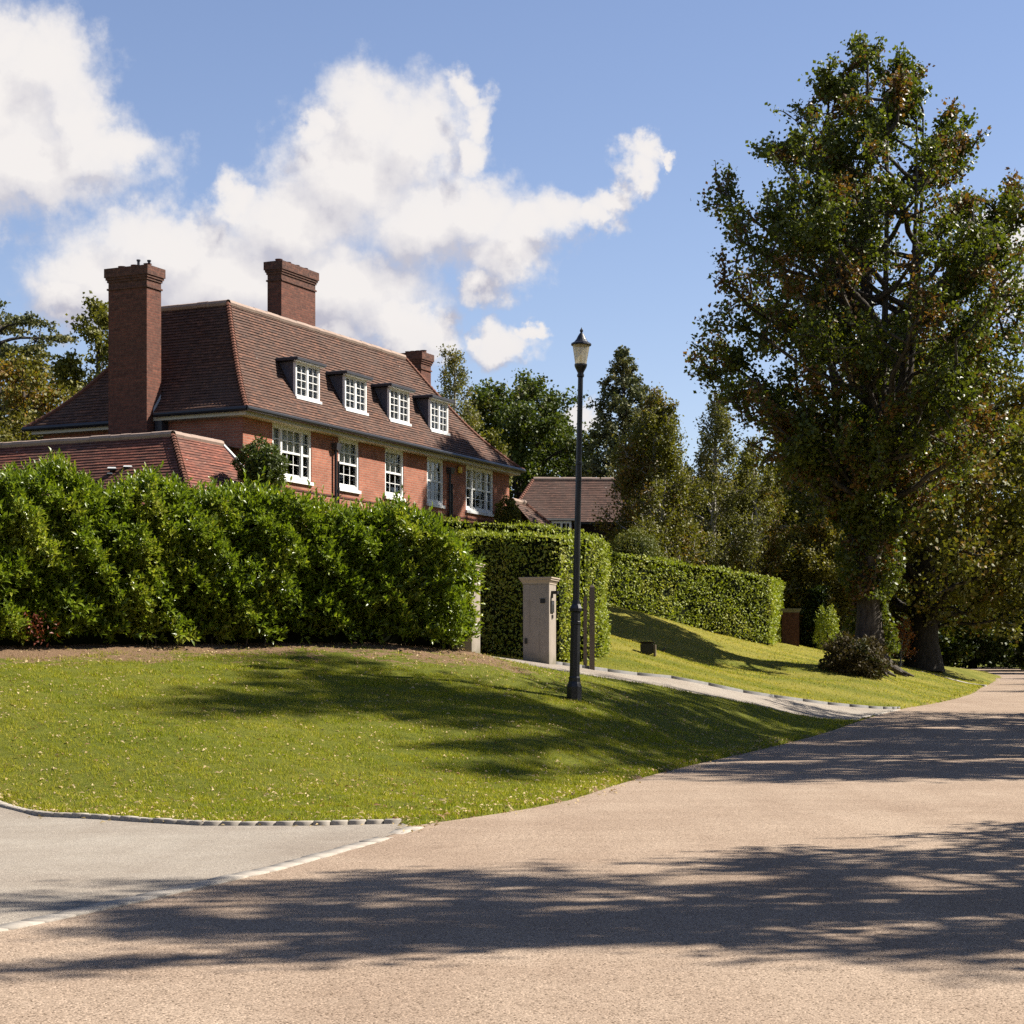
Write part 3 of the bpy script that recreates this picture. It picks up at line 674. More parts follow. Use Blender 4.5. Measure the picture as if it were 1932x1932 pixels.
    for k in range(34):
        s_ = g.uniform(0, LEN); x_, y_ = [float(a) for a in along(s_)]; dp = g.uniform(-.05, .7); x_ -= nf[0]*dp; y_ -= nf[1]*dp; z_ = gz(x_, y_)
        tx, ty = g.normal(0, .12, 2); m = MB()
        m.tube([(x_-o[0], y_-o[1], z_-.05-o[2]), (x_+tx-o[0], y_+ty-o[1], z_+.55-o[2])], [.018, .012], 5); m.build('stem', M['bark'], root)
    # one dying russet shoot near the left
    p = np.array(P(62, 1180, 36.1)); q = p+g.normal(0, 1, (130, 3))*np.array([.16, .08, .18]); ax = g.normal(size=(130, 3))+[0, -.3, -.4]
    v_, t_ = leaves(q, ax, g.normal(size=(130, 3))+[.2, -.6, .6], .11, .04); nmesh('dead_shoot', v_-o, t_, M['laurel_red'], root)
laurel_hedge()

def clipped_hedge(name, label, path, th, ztop, leafsize=.075, dens=230, jit=.05, group=None, mat='clipped', seed=0, cat='hedge', zb=None, round_=0.0):
    """path: front face line [(x,y)], body lies to the left of the direction of travel; ztop list per path point"""
    g = np.random.default_rng(100+seed)
    P2 = np.array(path, float); zt = np.array(ztop, float); root = empty(name, (P2[0, 0], P2[0, 1], gz(*P2[0]))); tag(root, label, cat, group)
    seg = np.hypot(*np.diff(P2, axis=0).T); k_ = [max(1, int(l/1.2)) for l in seg]; f_ = np.concatenate([i+np.arange(k)/k for i, k in enumerate(k_)]+[[len(P2)-1]])
    zt = np.interp(f_, np.arange(len(P2)), zt); P2 = np.stack([np.interp(f_, np.arange(len(P2)), P2[:, c]) for c in (0, 1)], 1)
    o = np.array(root.location); V, T, c = [], [], 0; core = MB(); n_seg = len(P2)-1
    nrm = []
    for i in range(n_seg):
        d = P2[i+1]-P2[i]; d /= np.hypot(*d); nrm.append(np.array([d[1], -d[0]]))
    vn = [nrm[0]]+[(nrm[i]+nrm[i+1])/np.hypot(*(nrm[i]+nrm[i+1])) for i in range(n_seg-1)]+[nrm[-1]]
    B2 = P2-np.array(vn)*th
    zbv = hz(P2[:, 0], P2[:, 1]); zbb = hz(B2[:, 0], B2[:, 1])
    quads = []
    for i in range(n_seg):
        f0, f1 = np.array([*P2[i], zbv[i]+.06]), np.array([*P2[i+1], zbv[i+1]+.06]); F0, F1 = np.array([*P2[i], zt[i]]), np.array([*P2[i+1], zt[i+1]])
        b0, b1 = np.array([*B2[i], zbb[i]]), np.array([*B2[i+1], zbb[i+1]]); T0, T1 = np.array([*B2[i], zt[i]]), np.array([*B2[i+1], zt[i+1]])
        quads += [(f0, f1, F1, F0), (F0, F1, T1, T0), (b1, b0, T0, T1)]
        if i == 0: quads.append((b0, f0, F0, T0))
        if i == n_seg-1: quads.append((f1, b1, T1, F1))
    cen = np.mean([q for qq in quads for q in qq], axis=0)
    for (a, b, c_, d_) in quads:
        nn = np.cross(b-a, d_-a); ar = (np.linalg.norm(np.cross(b-a, c_-a))+np.linalg.norm(np.cross(c_-a, d_-a)))/2; nn = nn/np.linalg.norm(nn)
        k = int(ar*dens)
        if k < 1: continue
        uu, vv = g.random(k)[:, None], g.random(k)[:, None]
        p = (a*(1-uu)+b*uu)*(1-vv)+(d_*(1-uu)+c_*uu)*vv
        wv = .05*np.sin(p[:, 0]*2.3+p[:, 2]*3)+.04*np.sin(p[:, 1]*2.9-p[:, 2]*4.4)
        p = p+nn*(g.normal(0, jit, k)+wv)[:, None]
        ax = unit(g.normal(size=(k, 3))+nn*.55+np.array([0, 0, .35])); nr = unit(nn*1.0+g.normal(0, .65, (k, 3))+np.array([0, 0, .3]))
        L = leafsize*g.uniform(.7, 1.4, k); v_, t_ = leaves(p, ax, nr, L, L*.55, .2, .15); V.append(v_); T.append(t_+c); c += len(v_)
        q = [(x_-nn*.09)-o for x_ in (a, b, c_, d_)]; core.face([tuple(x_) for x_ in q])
    nmesh('foliage', np.concatenate(V)-o, np.concatenate(T), M[mat], root); core.build('shade_core', M['core'], root)  # core is an opaque dark shell that blocks light and paints inner shade
    return root
def XY(u, Y): return ((u-966)/F*Y, Y)
def ZZ(v, Y): return EYE+(H-v)/F*Y
# hedge seen through the gateway: shaded inner run, then the sunlit outer corner block, then the long run on the bank
clipped_hedge('clipped_hedge', 'clipped hedge in deep shade seen through the gateway behind the keypad pillar', [XY(835,53.2), XY(985,49.6), XY(1052,49.1), XY(1100,51.2)], 1.2, [ZZ(1012,53.2), ZZ(1010,49.6), ZZ(1016,49.1), ZZ(1014,51)], .085, 330, seed=1)
clipped_hedge('clipped_hedge', 'narrow sunlit end of clipped hedge just right of the lamp post behind the wooden posts', [XY(1101,50.9), XY(1139,52.3), XY(1139,54.5)], 1.4, [ZZ(1016,50.9), ZZ(1022,52.3), ZZ(1026,54)], .085, 330, seed=2)
clipped_hedge('clipped_hedge', 'low dark hedge top running in front of the brick house beyond the gateway hedge', [XY(840,58), XY(1000,59), XY(1105,60)], 1.0, [ZZ(983,58), ZZ(993,59), ZZ(1003,60)], .085, 260, seed=3)
clipped_hedge('clipped_hedge', 'long box-shaped sunlit hedge along the crest of the grassy bank', [XY(1114,73.6), XY(1300,78), XY(1453,81), XY(1475,86)], 2.0, [ZZ(1037,73.6), ZZ(1066,78), ZZ(1091,81), ZZ(1100,86)], .11, 240, .05, seed=4)
clipped_hedge('clipped_hedge', 'dark square hedge to the right of the brick gate pillar', [XY(1512,91), XY(1548,89.5), XY(1580,95)], 1.5, [ZZ(1110,91), ZZ(1110,89.5), ZZ(1116,95)], .10, 220, mat='ivy', seed=5)
clipped_hedge('clipped_hedge', 'small rounded brownish hedge between the square hedge and the big tree trunk', [XY(1560,103), XY(1580,101), XY(1604,102)], 1.2, [ZZ(1176,103), ZZ(1168,101), ZZ(1180,102)], .09, 300, mat='olive', seed=6)
def bush(name, label, c, r, mat, n, leaf, seed, cat='shrub', noise_=.18, core=True, group=None):
    g = np.random.default_rng(300+seed); root = empty(name, (c[0], c[1], gz(c[0], c[1]))); tag(root, label, cat, group); o = np.array(root.location)
    d = unit(g.normal(size=(n, 3))); rad = 1+noise_*(np.sin(d[:, 0]*7+seed)*np.sin(d[:, 2]*8)+.6*np.sin(d[:, 1]*15+d[:, 2]*11))+g.normal(0, .05, n)
    rad *= np.where(g.random(n) < .3, g.uniform(.75, 1, n), 1)
    p = np.array(c)+d*np.array(r)*rad[:, None]
    ax = unit(g.normal(size=(n, 3))+d*.6+[0, 0, .3]); nr = unit(d+g.normal(0, .6, (n, 3)))
    L = leaf*g.uniform(.7, 1.4, n); v_, t_ = leaves(p, ax, nr, L, L*.5, .2, .15); k = v_[:, 2] > 0
    nmesh('foliage', v_-o, t_, M[mat], root)
    m = MB(); m.tube([(0, 0, -.1), (c[0]-o[0], c[1]-o[1], c[2]-o[2])], [.09, .05], 6); m.build('stem', M['bark_dark'], root)
    if core:
        m = MB(); pr = [(math.cos(a)*.72, math.sin(a)*.72) for a in np.linspace(-1.5, 1.5, 9)]
        for i in range(8):
            for k in range(12):
                q = []
                for (j, kk) in ((i, k), (i, k+1), (i+1, k+1), (i+1, k)):
                    an = kk/12*2*math.pi; q.append((c[0]-o[0]+pr[j][0]*r[0]*math.cos(an), c[1]-o[1]+pr[j][0]*r[1]*math.sin(an), c[2]-o[2]+pr[j][1]*r[2]))
                m.face(q)
        m.build('shade_core', M['core'], root)  # dark inner shell, shade put into its colour
    return root
c = P(1197, 1050, 80); bush('yew_bush', 'rounded olive green bush rising behind the long clipped hedge', (c[0], c[1], c[2]-.2), (1.06, 1.0, 1.25), 'yew', 9000, .085, 1, 'bush', .06)
bush('leafy_bush', 'russet topped bush against the left corner of the brick house', (P(493,880,52.6)[0], 52.6, P(493,880,52.6)[2]-.05), (.62, .6, .66), 'oak', 5000, .09, 2, 'bush', .15)
bush('climbing_plant', 'small leafy climber against the right corner of the brick house', (P(958,972,69.2)[0], 69.2, P(958,972,69.2)[2]-.15), (.40, .35, .68), 'olive', 2600, .10, 3, 'plant', .15)
c = P(1612, 1240, 68.3); bush('thicket', 'dark brown leafy thicket growing around the foot of the biggest tree', (c[0], c[1], c[2]-.1), (.98, .8, .72), 'brackenleaf', 7000, .12, 4, 'shrub', .25)
c = P(1560, 1185, 87.5); bush('leafy_bush', 'pale green bush in front of the dark square hedge', (c[0], c[1], c[2]-.2), (.5, .45, 1.05), 'clipped', 2200, .11, 5, 'bush', .2, False)

# ================================================================ street lamp
def street_lamp():
    b = P(1083, 1324, 38); x, y = b[0], b[1]; z = gz(x, y); top = P(1097, 616, 38)[2]
    r = empty('street_lamp', (x, y, z-.02)); r.rotation_euler = (0, R(1.15), 0)
    tag(r, 'tall black lamp post with a tapered cream glass lantern standing on the near lawn', 'street lamp')
    s = (top-z)/7.27
    def k(pr): return [(a, c*s) for a, c in pr]
    m = MB(); m.lathe(k([(0,0),(.155,0),(.155,.30),(.135,.36),(.118,.40),(.118,.47),(.105,.50)]), 8); m.build('base', M['black'], r)
    m = MB(); m.lathe(k([(.105,.50),(.100,1.50),(.108,1.51),(.108,1.56),(.098,1.57),(.096,1.74),(.125,1.76),(.125,1.82),(.085,1.90),(.075,1.98)]), 8); m.build('lower_column', M['black'], r)
    m = MB(); m.lathe(k([(.066,1.98),(.058,4.6),(.066,4.61),(.066,4.66),(.056,4.67),(.050,6.30),(.07,6.32),(.07,6.36)]), 16, smooth=True); m.build('pole', M['black'], r)
    m = MB(); m.lathe(k([(.055,6.34),(.062,6.40),(.115,6.50),(.125,6.53),(.125,6.56),(0,6.56)]), 12); m.build('cradle', M['black'], r)
    ln = MB(); ln.lathe(k([(.112,6.56),(.172,6.93)]), 12, smooth=False); l = ln.build('lantern_glass', M['lampglass'], r)
    m = MB(); m.lathe(k([(0,6.56),(.035,6.56),(.035,6.63),(.025,6.66),(.022,6.72),(0,6.74)]), 10, smooth=True); m.build('bulb', M['white'], l)
    m = MB(); m.lathe(k([(.19,6.92),(.20,6.935),(.195,6.96),(.14,6.99),(.10,7.04),(.07,7.10),(.04,7.15),(.03,7.16)]), 16); hd = m.build('hood', M['black'], r)
    m = MB(); m.lathe(k([(.03,7.16),(.018,7.175),(.035,7.20),(.030,7.225),(.012,7.25),(0,7.28)]), 10, smooth=True); m.build('finial', M['black'], hd)
street_lamp()
# ================================================================ gate pillars and posts
def pillar(name, label, u, Y, rot, w, d, hgt, mats, cap=True, fittings=False):
    x, y = XY(u, Y); r = empty(name, (x, y, gz(x, y)-.06), R(rot)); tag(r, label, 'gate pillar')
    m = MB(); m.box(-w, 0, 0, d, 0, hgt-.17); m.build('shaft', M[mats[0]], r, bevel=.008)
    if cap:
        m = MB(); h0 = hgt-.17
        for (e0, e1, a, b) in ((.012,.012,0,.03),(.015,.055,.03,.09),(.062,.062,.09,.115),(.062,.085,.115,.135),(.085,.085,.135,.165)):
            m.frustum(-w-e0, e0, -e0, d+e0, h0+a, h0+b, e1-e0)
        m.build('cap', M[mats[1]], r)
    if fittings:   # right face looks towards +x
        kp = MB(); kp.box(.001, .03, .10, .36, hgt*.60, hgt*.735); kb = kp.build('keypad', M['dark'], r)
        m = MB(); m.box(.031, .034, .13, .33, hgt*.69, hgt*.725); m.build('screen', M['lead'], kb)
        m = MB(); m.box(.001, .16, .18, .30, hgt*.81, hgt*.845); m.box(.001, .03, .22, .26, hgt*.765, hgt*.81); m.build('wall_light', M['dark'], r)
        m = MB(); m.box(.001, .025, .22, .30, hgt*.535, hgt*.575); m.build('bell_push', M['dark'], r)
        m = MB(); m.box(-.22, -.10, -.02, -.001, hgt*.705, hgt*.755); m.build('letter_flap', M['dark'], r)
        m = MB(); m.box(-w+.05, -w+.11, -.03, -.001, hgt*.25, hgt*.31); m.build('sensor', M['dark'], r)
pillar('gate_pillar', 'square taupe rendered pillar with a keypad and moulded cream cap beside the driveway', 1036, 47.4, -17, .66, .62, 2.15, ('render', 'coping'), True, True)
pillar('gate_pillar', 'pale rendered pillar half hidden behind the right end of the laurel hedge', 890, 42.1, -17, .62, .6, 2.02, ('render', 'coping'))
pillar('brick_gate_pillar', 'dark red brick pillar with a stone cap at the end of the long clipped hedge', 1508, 84, -5, .74, .7, 1.72, ('brick_dark', 'edge'))
for (u, w_, h_, lb) in ((1117, .13, 2.05, 'thicker weathered timber post standing against the hedge right of the lamp post'), (1104, .09, 1.75, 'slimmer weathered timber post between the lamp post and the thicker post')):
    x, y = XY(u, 49.3); m = MB(); z0 = -.1
    m.box(-w_/2, w_/2, -.05, .05, z0, h_); m.frustum(-w_/2, w_/2, -.05, .05, h_, h_+.06, -.03)
    o = m.build('timber_post', M['wood'], loc=(x, y, gz(x, y)), bevel=.006); tag(o, lb, 'post', 'timber posts beside the gateway')
# small things on the bank
c = P(1222, 1234, 57); r = empty('log', (c[0], c[1], gz(c[0], c[1])), R(-8)); tag(r, 'small dark box with a brown end standing on the grassy bank', 'box')
m = MB(); m.frustum(-.20, .16, -.13, .13, .02, .34, .01); m.build('body', M['dark'], r, bevel=.03)
m = MB(); m.box(.172, .24, -.12, .12, -.04, .30); m.build('end_board', M['wood'], r, bevel=.01)
m = MB(); m.box(-.24, .2, -.16, .16, .345, .38); m.build('lid', M['wallbrown'], r, bevel=.012)
r.name = 'garden_box'
def bird():
    c = P(1251, 1222, 61); z = gz(c[0], c[1])
    me = bpy.data.meshes.new('bird'); bm = bmesh.new()
    pts = [(-.20,0,.10,.012),(-.12,0,.13,.03),(-.04,0,.16,.065),(.04,0,.20,.062),(.085,0,.26,.035),(.10,0,.295,.034),(.135,0,.295,.010),(.165,0,.285,.003),(0,-.03,.10,.012),(.005,-.03,.0,.007),(0,.03,.10,.012),(.005,.03,.0,.007)]
    ed = [(0,1),(1,2),(2,3),(3,4),(4,5),(5,6),(6,7),(2,8),(8,9),(2,10),(10,11)]
    me.from_pydata([p[:3] for p in pts], ed, []); o = bpy.data.objects.new('bird', me); COL.objects.link(o)
    md = o.modifiers.new('s', 'SKIN'); md.use_smooth_shade = True
    for i, p in enumerate(pts): me.skin_vertices[0].data[i].radius = (p[3], p[3])
    me.skin_vertices[0].data[2].use_root = True
    o.modifiers.new('d', 'SUBSURF').levels = 1; o.modifiers['d'].render_levels = 1
    me.materials.append(M['dark']); o.location = (c[0], c[1], z); o.scale = (.75, .75, .75); o.rotation_euler = (0, 0, R(-20))
    tag(o, 'small black bird standing on the bank beside the garden box', 'bird')
if True:
    _m = bpy.data.meshes.new('tmp')
    try: bird()
    except Exception as ex: print('bird', ex)
    bpy.data.meshes.remove(_m)

# ================================================================ the brick house
TH = math.atan2(.9008, .4343); DX, DY = math.cos(TH), math.sin(TH)
C0 = ((465-966)/F*55, 55.0); GZ = 3.35
ZE = EYE+(H-768)/F*55           # eaves level (world)
def wx(t, s): return C0[0]+t*DX-s*DY, C0[1]+t*DY+s*DX
def tu(u, s):                   # t of pixel column u on the line at depth s
    r_ = (u-966)/F; ax, ay = C0[0]-s*DY, C0[1]+s*DX
    return (r_*ay-ax)/(DX-r_*DY)
def su(u, t):
    r_ = (u-966)/F; ax, ay = C0[0]+t*DX, C0[1]+t*DY
    return (r_*ay-ax)/(-DY-r_*DX)
def zv(v, t, s): return EYE+(H-v)/F*wx(t, s)[1]
house = empty('brick_house', (C0[0], C0[1], 0), TH)
tag(house, 'large red brick house with steep tiled roof, four dormers and three chimneys', 'house')
def roof(name, eaves, top, z0, z1, sides, mat, a=.2, gauge=.105, hips=True, parent=house, wob=.012, ridge_sides=None):
    """frustum roof laid in real stepped courses; eaves/top = matching corner lists (local), sides = list of (i, j)"""
    E = [np.array(p, float) for p in eaves]; T = [np.array(p, float) for p in top]
    g = lambda h: (1-a)*h+a*(1-(1-h)**4)
    m = MB(); rr = random.Random(len(name)+int(z1*100))
    slope = math.hypot(z1-z0, np.hypot(*(T[sides[0][0]]-E[sides[0][0]]))*.75); n = int(slope/gauge)
    cen = sum(E)/len(E)
    for (i, j) in sides:
        d = E[j]-E[i]; d = d/np.hypot(*d); nn = np.array([d[1], -d[0]])
        if nn@((E[i]+E[j])/2-cen) < 0: nn = -nn
        ph = rr.random()*9; cum = 0; prev = None
        for k in range(n):
            h0, h1 = k/n, (k+1)/n; g0, g1 = g(h0), g(h1)
            A0, B0 = E[i]+(T[i]-E[i])*g0, E[j]+(T[j]-E[j])*g0; A1, B1 = E[i]+(T[i]-E[i])*g1, E[j]+(T[j]-E[j])*g1
            za, zb = z0+(z1-z0)*h0, z0+(z1-z0)*h1; ln = np.hypot(*(B0-A0)); q = max(1, int(ln/.33))
            if np.hypot(*(B1-A1)) < .02 and ln < .05: break
            row = []
            for c in range(q+1):
                f = c/q; p0 = A0*(1-f)+B0*f; p1 = A1*(1-f)+B1*f
                lift = .034+.012*rr.random(); w = wob*math.sin(3.1*f*ln+k*.35+ph)*(.5+.5*math.sin(k*.9+f*ln*.8))
                ua = p0@d
                row.append(((*(p0+nn*lift), za+w*.6-.004), (*(p1+nn*.003), zb+.004), (*(p0-nn*.0), za+w*.6-.004), (ua, cum), (p1@d, cum+.105), (ua, cum-.012)))
            for c in range(q):
                a_, b_ = row[c], row[c+1]
                m.face([a_[0], b_[0], b_[1], a_[1]], [a_[3], b_[3], b_[4], a_[4]]); m.face([a_[2], b_[2], b_[0], a_[0]], [a_[5], b_[5], b_[3], a_[3]])
            cum += .105
    ro = m.build(name, M[mat], parent)
    if hips:
        for ci in sorted({c for s_ in sides for c in s_}):
            if sum(ci in s_ for s_ in sides) < 2: continue
            hm = MB()
            for k in range(n):
                def pt(h): gg = g(h); q = E[ci]+(T[ci]-E[ci])*gg; return (q[0], q[1], z0+(z1-z0)*h)
                hm.tube([pt(k/n-.004), pt((k+1)/n+.006)], [.095, .06], 8, False)
            hm.build('hip_tiles', M['hiptile'], ro)
    rm = MB()
    for (i, j) in (ridge_sides if ridge_sides is not None else sides):
        if np.hypot(*(T[i]-T[j])) > .1:
            A, B = T[i], T[j]; q = max(2, int(np.hypot(*(B-A))/.33))
            for c in range(q):
                p0, p1 = A+(B-A)*(c/q), A+(B-A)*((c+1)/q); dz = rr.uniform(-.008, .008)
                rm.tube([(*p0, z1+.02+dz), (*p1, z1+.02+dz)], .10, 8, False)
    if rm.v: rm.build('ridge_tiles', M['ridge'], ro)
    return ro
ZR = ZE+3.40; LT = tu(985, 0); print('house length', LT, 'eaves', ZE)
TR = tu(762, 1.9)
roof('roof', [(0,0),(LT,0),(LT,8.6),(0,4.7)], [(1.9,1.9),(TR,1.9),(TR,5.0),(1.9,4.7)], ZE, ZR, [(0,1),(1,2),(3,0)], 'tiles')
roof('roof', [(.95,4.5),(.95,8.6),(LT-.2,8.6)], [(2.85,4.5),(2.85,5.0),(TR,5.0)], ZE, ZR, [(0,1),(1,2)], 'tiles')
m = MB(); m.face([(1.9,1.9,ZR-.02),(TR,1.9,ZR-.02),(TR,5,ZR-.02),(2.8,5,ZR-.02),(1.9,4.7,ZR-.02)]); m.build('flat_roof', M['lead'], house)
# gable step between the two roof levels behind the chimney
m = MB(); m.face([(.1,4.70,ZE),(1.0,4.70,ZE+.02),(1.0,4.70,ZE+1.15)]); m.build('flashing', M['flash'], house)
# facade wall with real openings
WF, WL = .35, .35
wins = []   # (t0, t1, zsill, kind)
for (ul, ur, vs, us, kind) in ((515.6,589.3,909,588,3),(640.3,678.8,926,677,1),(728,763.1,941,762,1),(807,837.9,955,837,1),(880.6,931.9,972,931,3)):
    t0, t1 = tu(ul, WF-.03), tu(ur, WF-.03); zs = zv(vs, tu(us, WF), WF); wins.append([t0, t1, zs, kind]); print('win', round(t0,2), round(t1,2), round(zs,2))
zs_m = float(np.mean([w[2] for w in wins]))
ZT = ZE-.18      # underside of the fascia zone
def wall_panel(m, t0, t1, z0, z1, s=WF): m.face([(t0, s, z0), (t1, s, z0), (t1, s, z1), (t0, s, z1)])
fw = MB(); tcur = WL; tend = LT-.35
for (t0, t1, zs, k) in wins:
    wall_panel(fw, tcur, t0, GZ-1, ZT); wall_panel(fw, t0, t1, GZ-1, zs)
    fw.face([(t0, WF, zs), (t0, WF+.14, zs), (t0, WF+.14, ZT), (t0, WF, ZT)]); fw.face([(t1, WF+.14, zs), (t1, WF, zs), (t1, WF, ZT), (t1, WF+.14, ZT)])
    fw.face([(t0, WF, zs), (t1, WF, zs), (t1, WF+.14, zs), (t0, WF+.14, zs)])
    tcur = t1
wall_panel(fw, tcur, tend, GZ-1, ZT)
fw.face([(tend, WF, GZ-1), (tend, 8.2, GZ-1), (tend, 8.2, ZT), (tend, WF, ZT)])
fw.build('front_wall', M['brick'], house)
sw = MB()
sw.face([(WL, 4.6, GZ-1), (WL, WF, GZ-1), (WL, WF, ZT), (WL, 4.6, ZT)]); sw.face([(1.3, 8.2, GZ-1), (1.3, 4.6, GZ-1), (1.3, 4.6, ZT), (1.3, 8.2, ZT)])
sw.face([(1.3, 4.6, GZ-1), (WL, 4.6, GZ-1), (WL, 4.6, ZE+.9), (1.3, 4.6, ZE+.9)]); sw.face([(tend, 8.2, GZ-1), (1.3, 8.2, GZ-1), (1.3, 8.2, ZT), (tend, 8.2, ZT)])
sw.build('side_wall', M['brick'], house)
# string course line on the facade
m = MB(); m.box(WL+.01, tend-.01, WF-.02, WF-.002, zs_m-.32, zs_m-.27); m.build('string_course', M['brick_dark'], house)
# eaves: soffit, fascia, gutter
m = MB(); m.box(.03, LT-.05, .04, .36, ZE-.20, ZE-.08); m.box(.03, .34, .362, 4.55, ZE-.20, ZE-.08); m.box(LT-.36, LT-.05, .362, 8.4, ZE-.20, ZE-.08); m.box(.98, 1.29, 4.75, 8.4, ZE-.20, ZE-.08)
m.build('fascia', M['cream'], house)
def gut(a, b): 
    m = MB(); n = 14; r0 = .075
    m.tube([a, b], r0, 10); return m
for nm, a, b in (('gutter', (-.09,-.06,ZE-.035), (LT+.05,-.06,ZE-.035)), ('gutter', (-.06,-.06,ZE-.035), (-.06,3.1,ZE-.035)), ('gutter', (.89,4.72,ZE-.035), (.89,8.65,ZE-.035)), ('gutter', (LT+.05,0.0,ZE-.035), (LT+.05,8.5,ZE-.035))):
    gut(a, b).build('gutter', M['black'], house)
def sash(t0, t1, zs, kind):
    yf = WF+.02; z1 = ZT; fr = MB(); ft = .085
    fr.box(t0+.005, t0+ft, yf, yf+.10, zs, z1-.002); fr.box(t1-ft, t1-.005, yf, yf+.10, zs, z1-.002); fr.box(t0+ft, t1-ft, yf, yf+.10, z1-.13, z1-.002); fr.box(t0+ft, t1-ft, yf, yf+.10, zs, zs+.09)
    zm = zs+(z1-zs)*.50
    w = t1-t0-2*ft
    bays = [(t0+ft, t1-ft, 3)] if kind == 1 else [(t0+ft, t0+ft+w*.19, 1), (t0+ft+w*.19+.09, t1-ft-w*.19-.09, 3), (t1-ft-w*.19, t1-ft, 1)]
    if kind == 3:
        fr.box(bays[0][1], bays[1][0], yf-.005, yf+.10, zs+.09, z1-.13); fr.box(bays[1][1], bays[2][0], yf-.005, yf+.10, zs+.09, z1-.13)
    for (a, b, nc) in bays:
        fr.box(a, b, yf+.02, yf+.09, zm-.03, zm+.03)                       # meeting rail
        fr.box(a, b, yf+.045, yf+.085, zs+.09, zs+.15)
        for (za, zb, yy) in ((zs+.15, zm-.03, yf+.055), (zm+.03, z1-.13, yf+.035)):
            for c in range(1, nc):
                x_ = a+(b-a)*c/nc; fr.box(x_-.011, x_+.011, yy, yy+.025, za, zb)
            fr.box(a, b, yy+.004, yy+.022, (za+zb)/2-.011, (za+zb)/2+.011)
    wn = fr.build('window', M['white'], house)
    m = MB(); m.face([(t0+.08, yf+.07, zs+.08), (t1-.08, yf+.07, zs+.08), (t1-.08, yf+.07, z1-.1), (t0+.08, yf+.07, z1-.1)]); m.build('pane', M['glass'], wn)
    m = MB(); m.box(t0-.03, t1+.03, WF-.07, yf+.02, zs-.10, zs-.002); m.build('sill', M['white'], wn)
    m = MB(); yb = yf+.16
    n = 10; zb = zm+.02 if kind == 1 else zm-.02
    for c in range(n):
        a, b = t0+.05+(t1-t0-.1)*c/n, t0+.05+(t1-t0-.1)*(c+1)/n; o = .012*math.sin(c*2.1)
        m.face([(a, yb+o, zb+.02*math.sin(c*1.7)), (b, yb-o*.6, zb+.02*math.sin((c+1)*1.7)), (b, yb-o*.6, z1), (a, yb+o, z1)])
    m.build('blind', M['blind'], wn)
    m = MB(); m.face([(t0-.3, yf+.9, zs-.4), (t1+.3, yf+.9, zs-.4), (t1+.3, yf+.9, z1), (t0-.3, yf+.9, z1)])
    for xx in (t0-.3, t1+.3): m.face([(xx, yf+.12, zs-.4), (xx, yf+.9, zs-.4), (xx, yf+.9, z1), (xx, yf+.12, z1)])
    m.face([(t0-.3, yf+.12, zs-.4), (t1+.3, yf+.12, zs-.4), (t1+.3, yf+.9, zs-.4), (t0-.3, yf+.9, zs-.4)])
    m.build('room', M['room'], wn)
    if kind == 3:
        for (a, b) in ((t0+.06, t0+.22), (t1-.22, t1-.06)):
            m = MB()
            for c in range(4): x0 = a+(b-a)*c/4; x1 = a+(b-a)*(c+1)/4; m.face([(x0, yb+.04+.03*(c % 2), zm-.6), (x1, yb+.04+.03*((c+1) % 2), zm-.6), (x1, yb+.04+.03*((c+1) % 2), z1), (x0, yb+.04+.03*(c % 2), z1)])
            m.build('curtain', M['blind'], wn)
for w in wins: w[2] = zs_m; sash(*w)
# dormers
def dormer(t0, t1, zb, zt):
    sf = SF; d = MB(); back = 2.35
    d.box(t0+.015, t1-.015, sf+.09, back, zb-.05, zt+.02)
    dm = d.build('dormer', M['leadcheek'], house)
    m = MB(); m.box(t0-.14, t1+.14, sf-.16, back+.05, zt+.035, zt+.115); m.frustum(t0-.10, t1+.10, sf-.12, back, zt+.117, zt+.15, -.06); m.build('dormer_roof', M['lead'], dm)
    fr = MB(); f = .07; tm = (t0+t1)/2
    fr.box(t0, t0+f, sf, sf+.088, zb, zt); fr.box(t1-f, t1, sf, sf+.088, zb, zt); fr.box(t0+f, t1-f, sf, sf+.088, zt-.07, zt); fr.box(t0+f, t1-f, sf, sf+.088, zb, zb+.09); fr.box(tm-.04, tm+.04, sf, sf+.085, zb+.09, zt-.07)
    for (a, b) in ((t0+f, tm-.04), (tm+.04, t1-f)):
        fr.box(a, a+.03, sf+.02, sf+.07, zb+.09, zt-.07); fr.box(b-.03, b, sf+.02, sf+.07, zb+.09, zt-.07)
        c = (a+b)/2; fr.box(c-.011, c+.011, sf+.02, sf+.05, zb+.09, zt-.07)
        for k in (1, 2, 3):
            z_ = zb+.09+(zt-.16-zb)*k/4; fr.box(a+.03, b-.03, sf+.024, sf+.046, z_-.011, z_+.011)
    fr.box(t0-.04, t1+.04, sf-.06, sf-.001, zb-.05, zb+.03); fr.box(t0-.10, t1+.10, sf-.13, sf-.001, zt+.0, zt+.032)
    wn = fr.build('window', M['white'], dm)
    fr2 = MB()
    fr2.face([(t0+.05, sf+.06, zb+.08), (t1-.05, sf+.06, zb+.08), (t1-.05, sf+.06, zt-.05), (t0+.05, sf+.06, zt-.05)]); fr2.build('pane', M['glass'], dm)
    sh = MB(); z_ = zb+.12
    while z_ < zt-.1:
        for (a, b) in ((t0+.11, tm-.06), (tm+.06, t1-.11)):
            sh.face([(a, sf+.066, z_), (b, sf+.066, z_), (b, sf+.080, z_+.062), (a, sf+.080, z_+.062)])
        z_ += .072
    sh.build('shutter', M['white'], dm)
    m = MB(); m.face([(t0+.02, sf+.088, zb), (t1-.02, sf+.088, zb), (t1-.02, sf+.088, zt), (t0+.02, sf+.088, zt)]); m.build('shade', M['room'], dm)  # dark sheet painted as the unlit interior behind the dormer glass
SF = .74
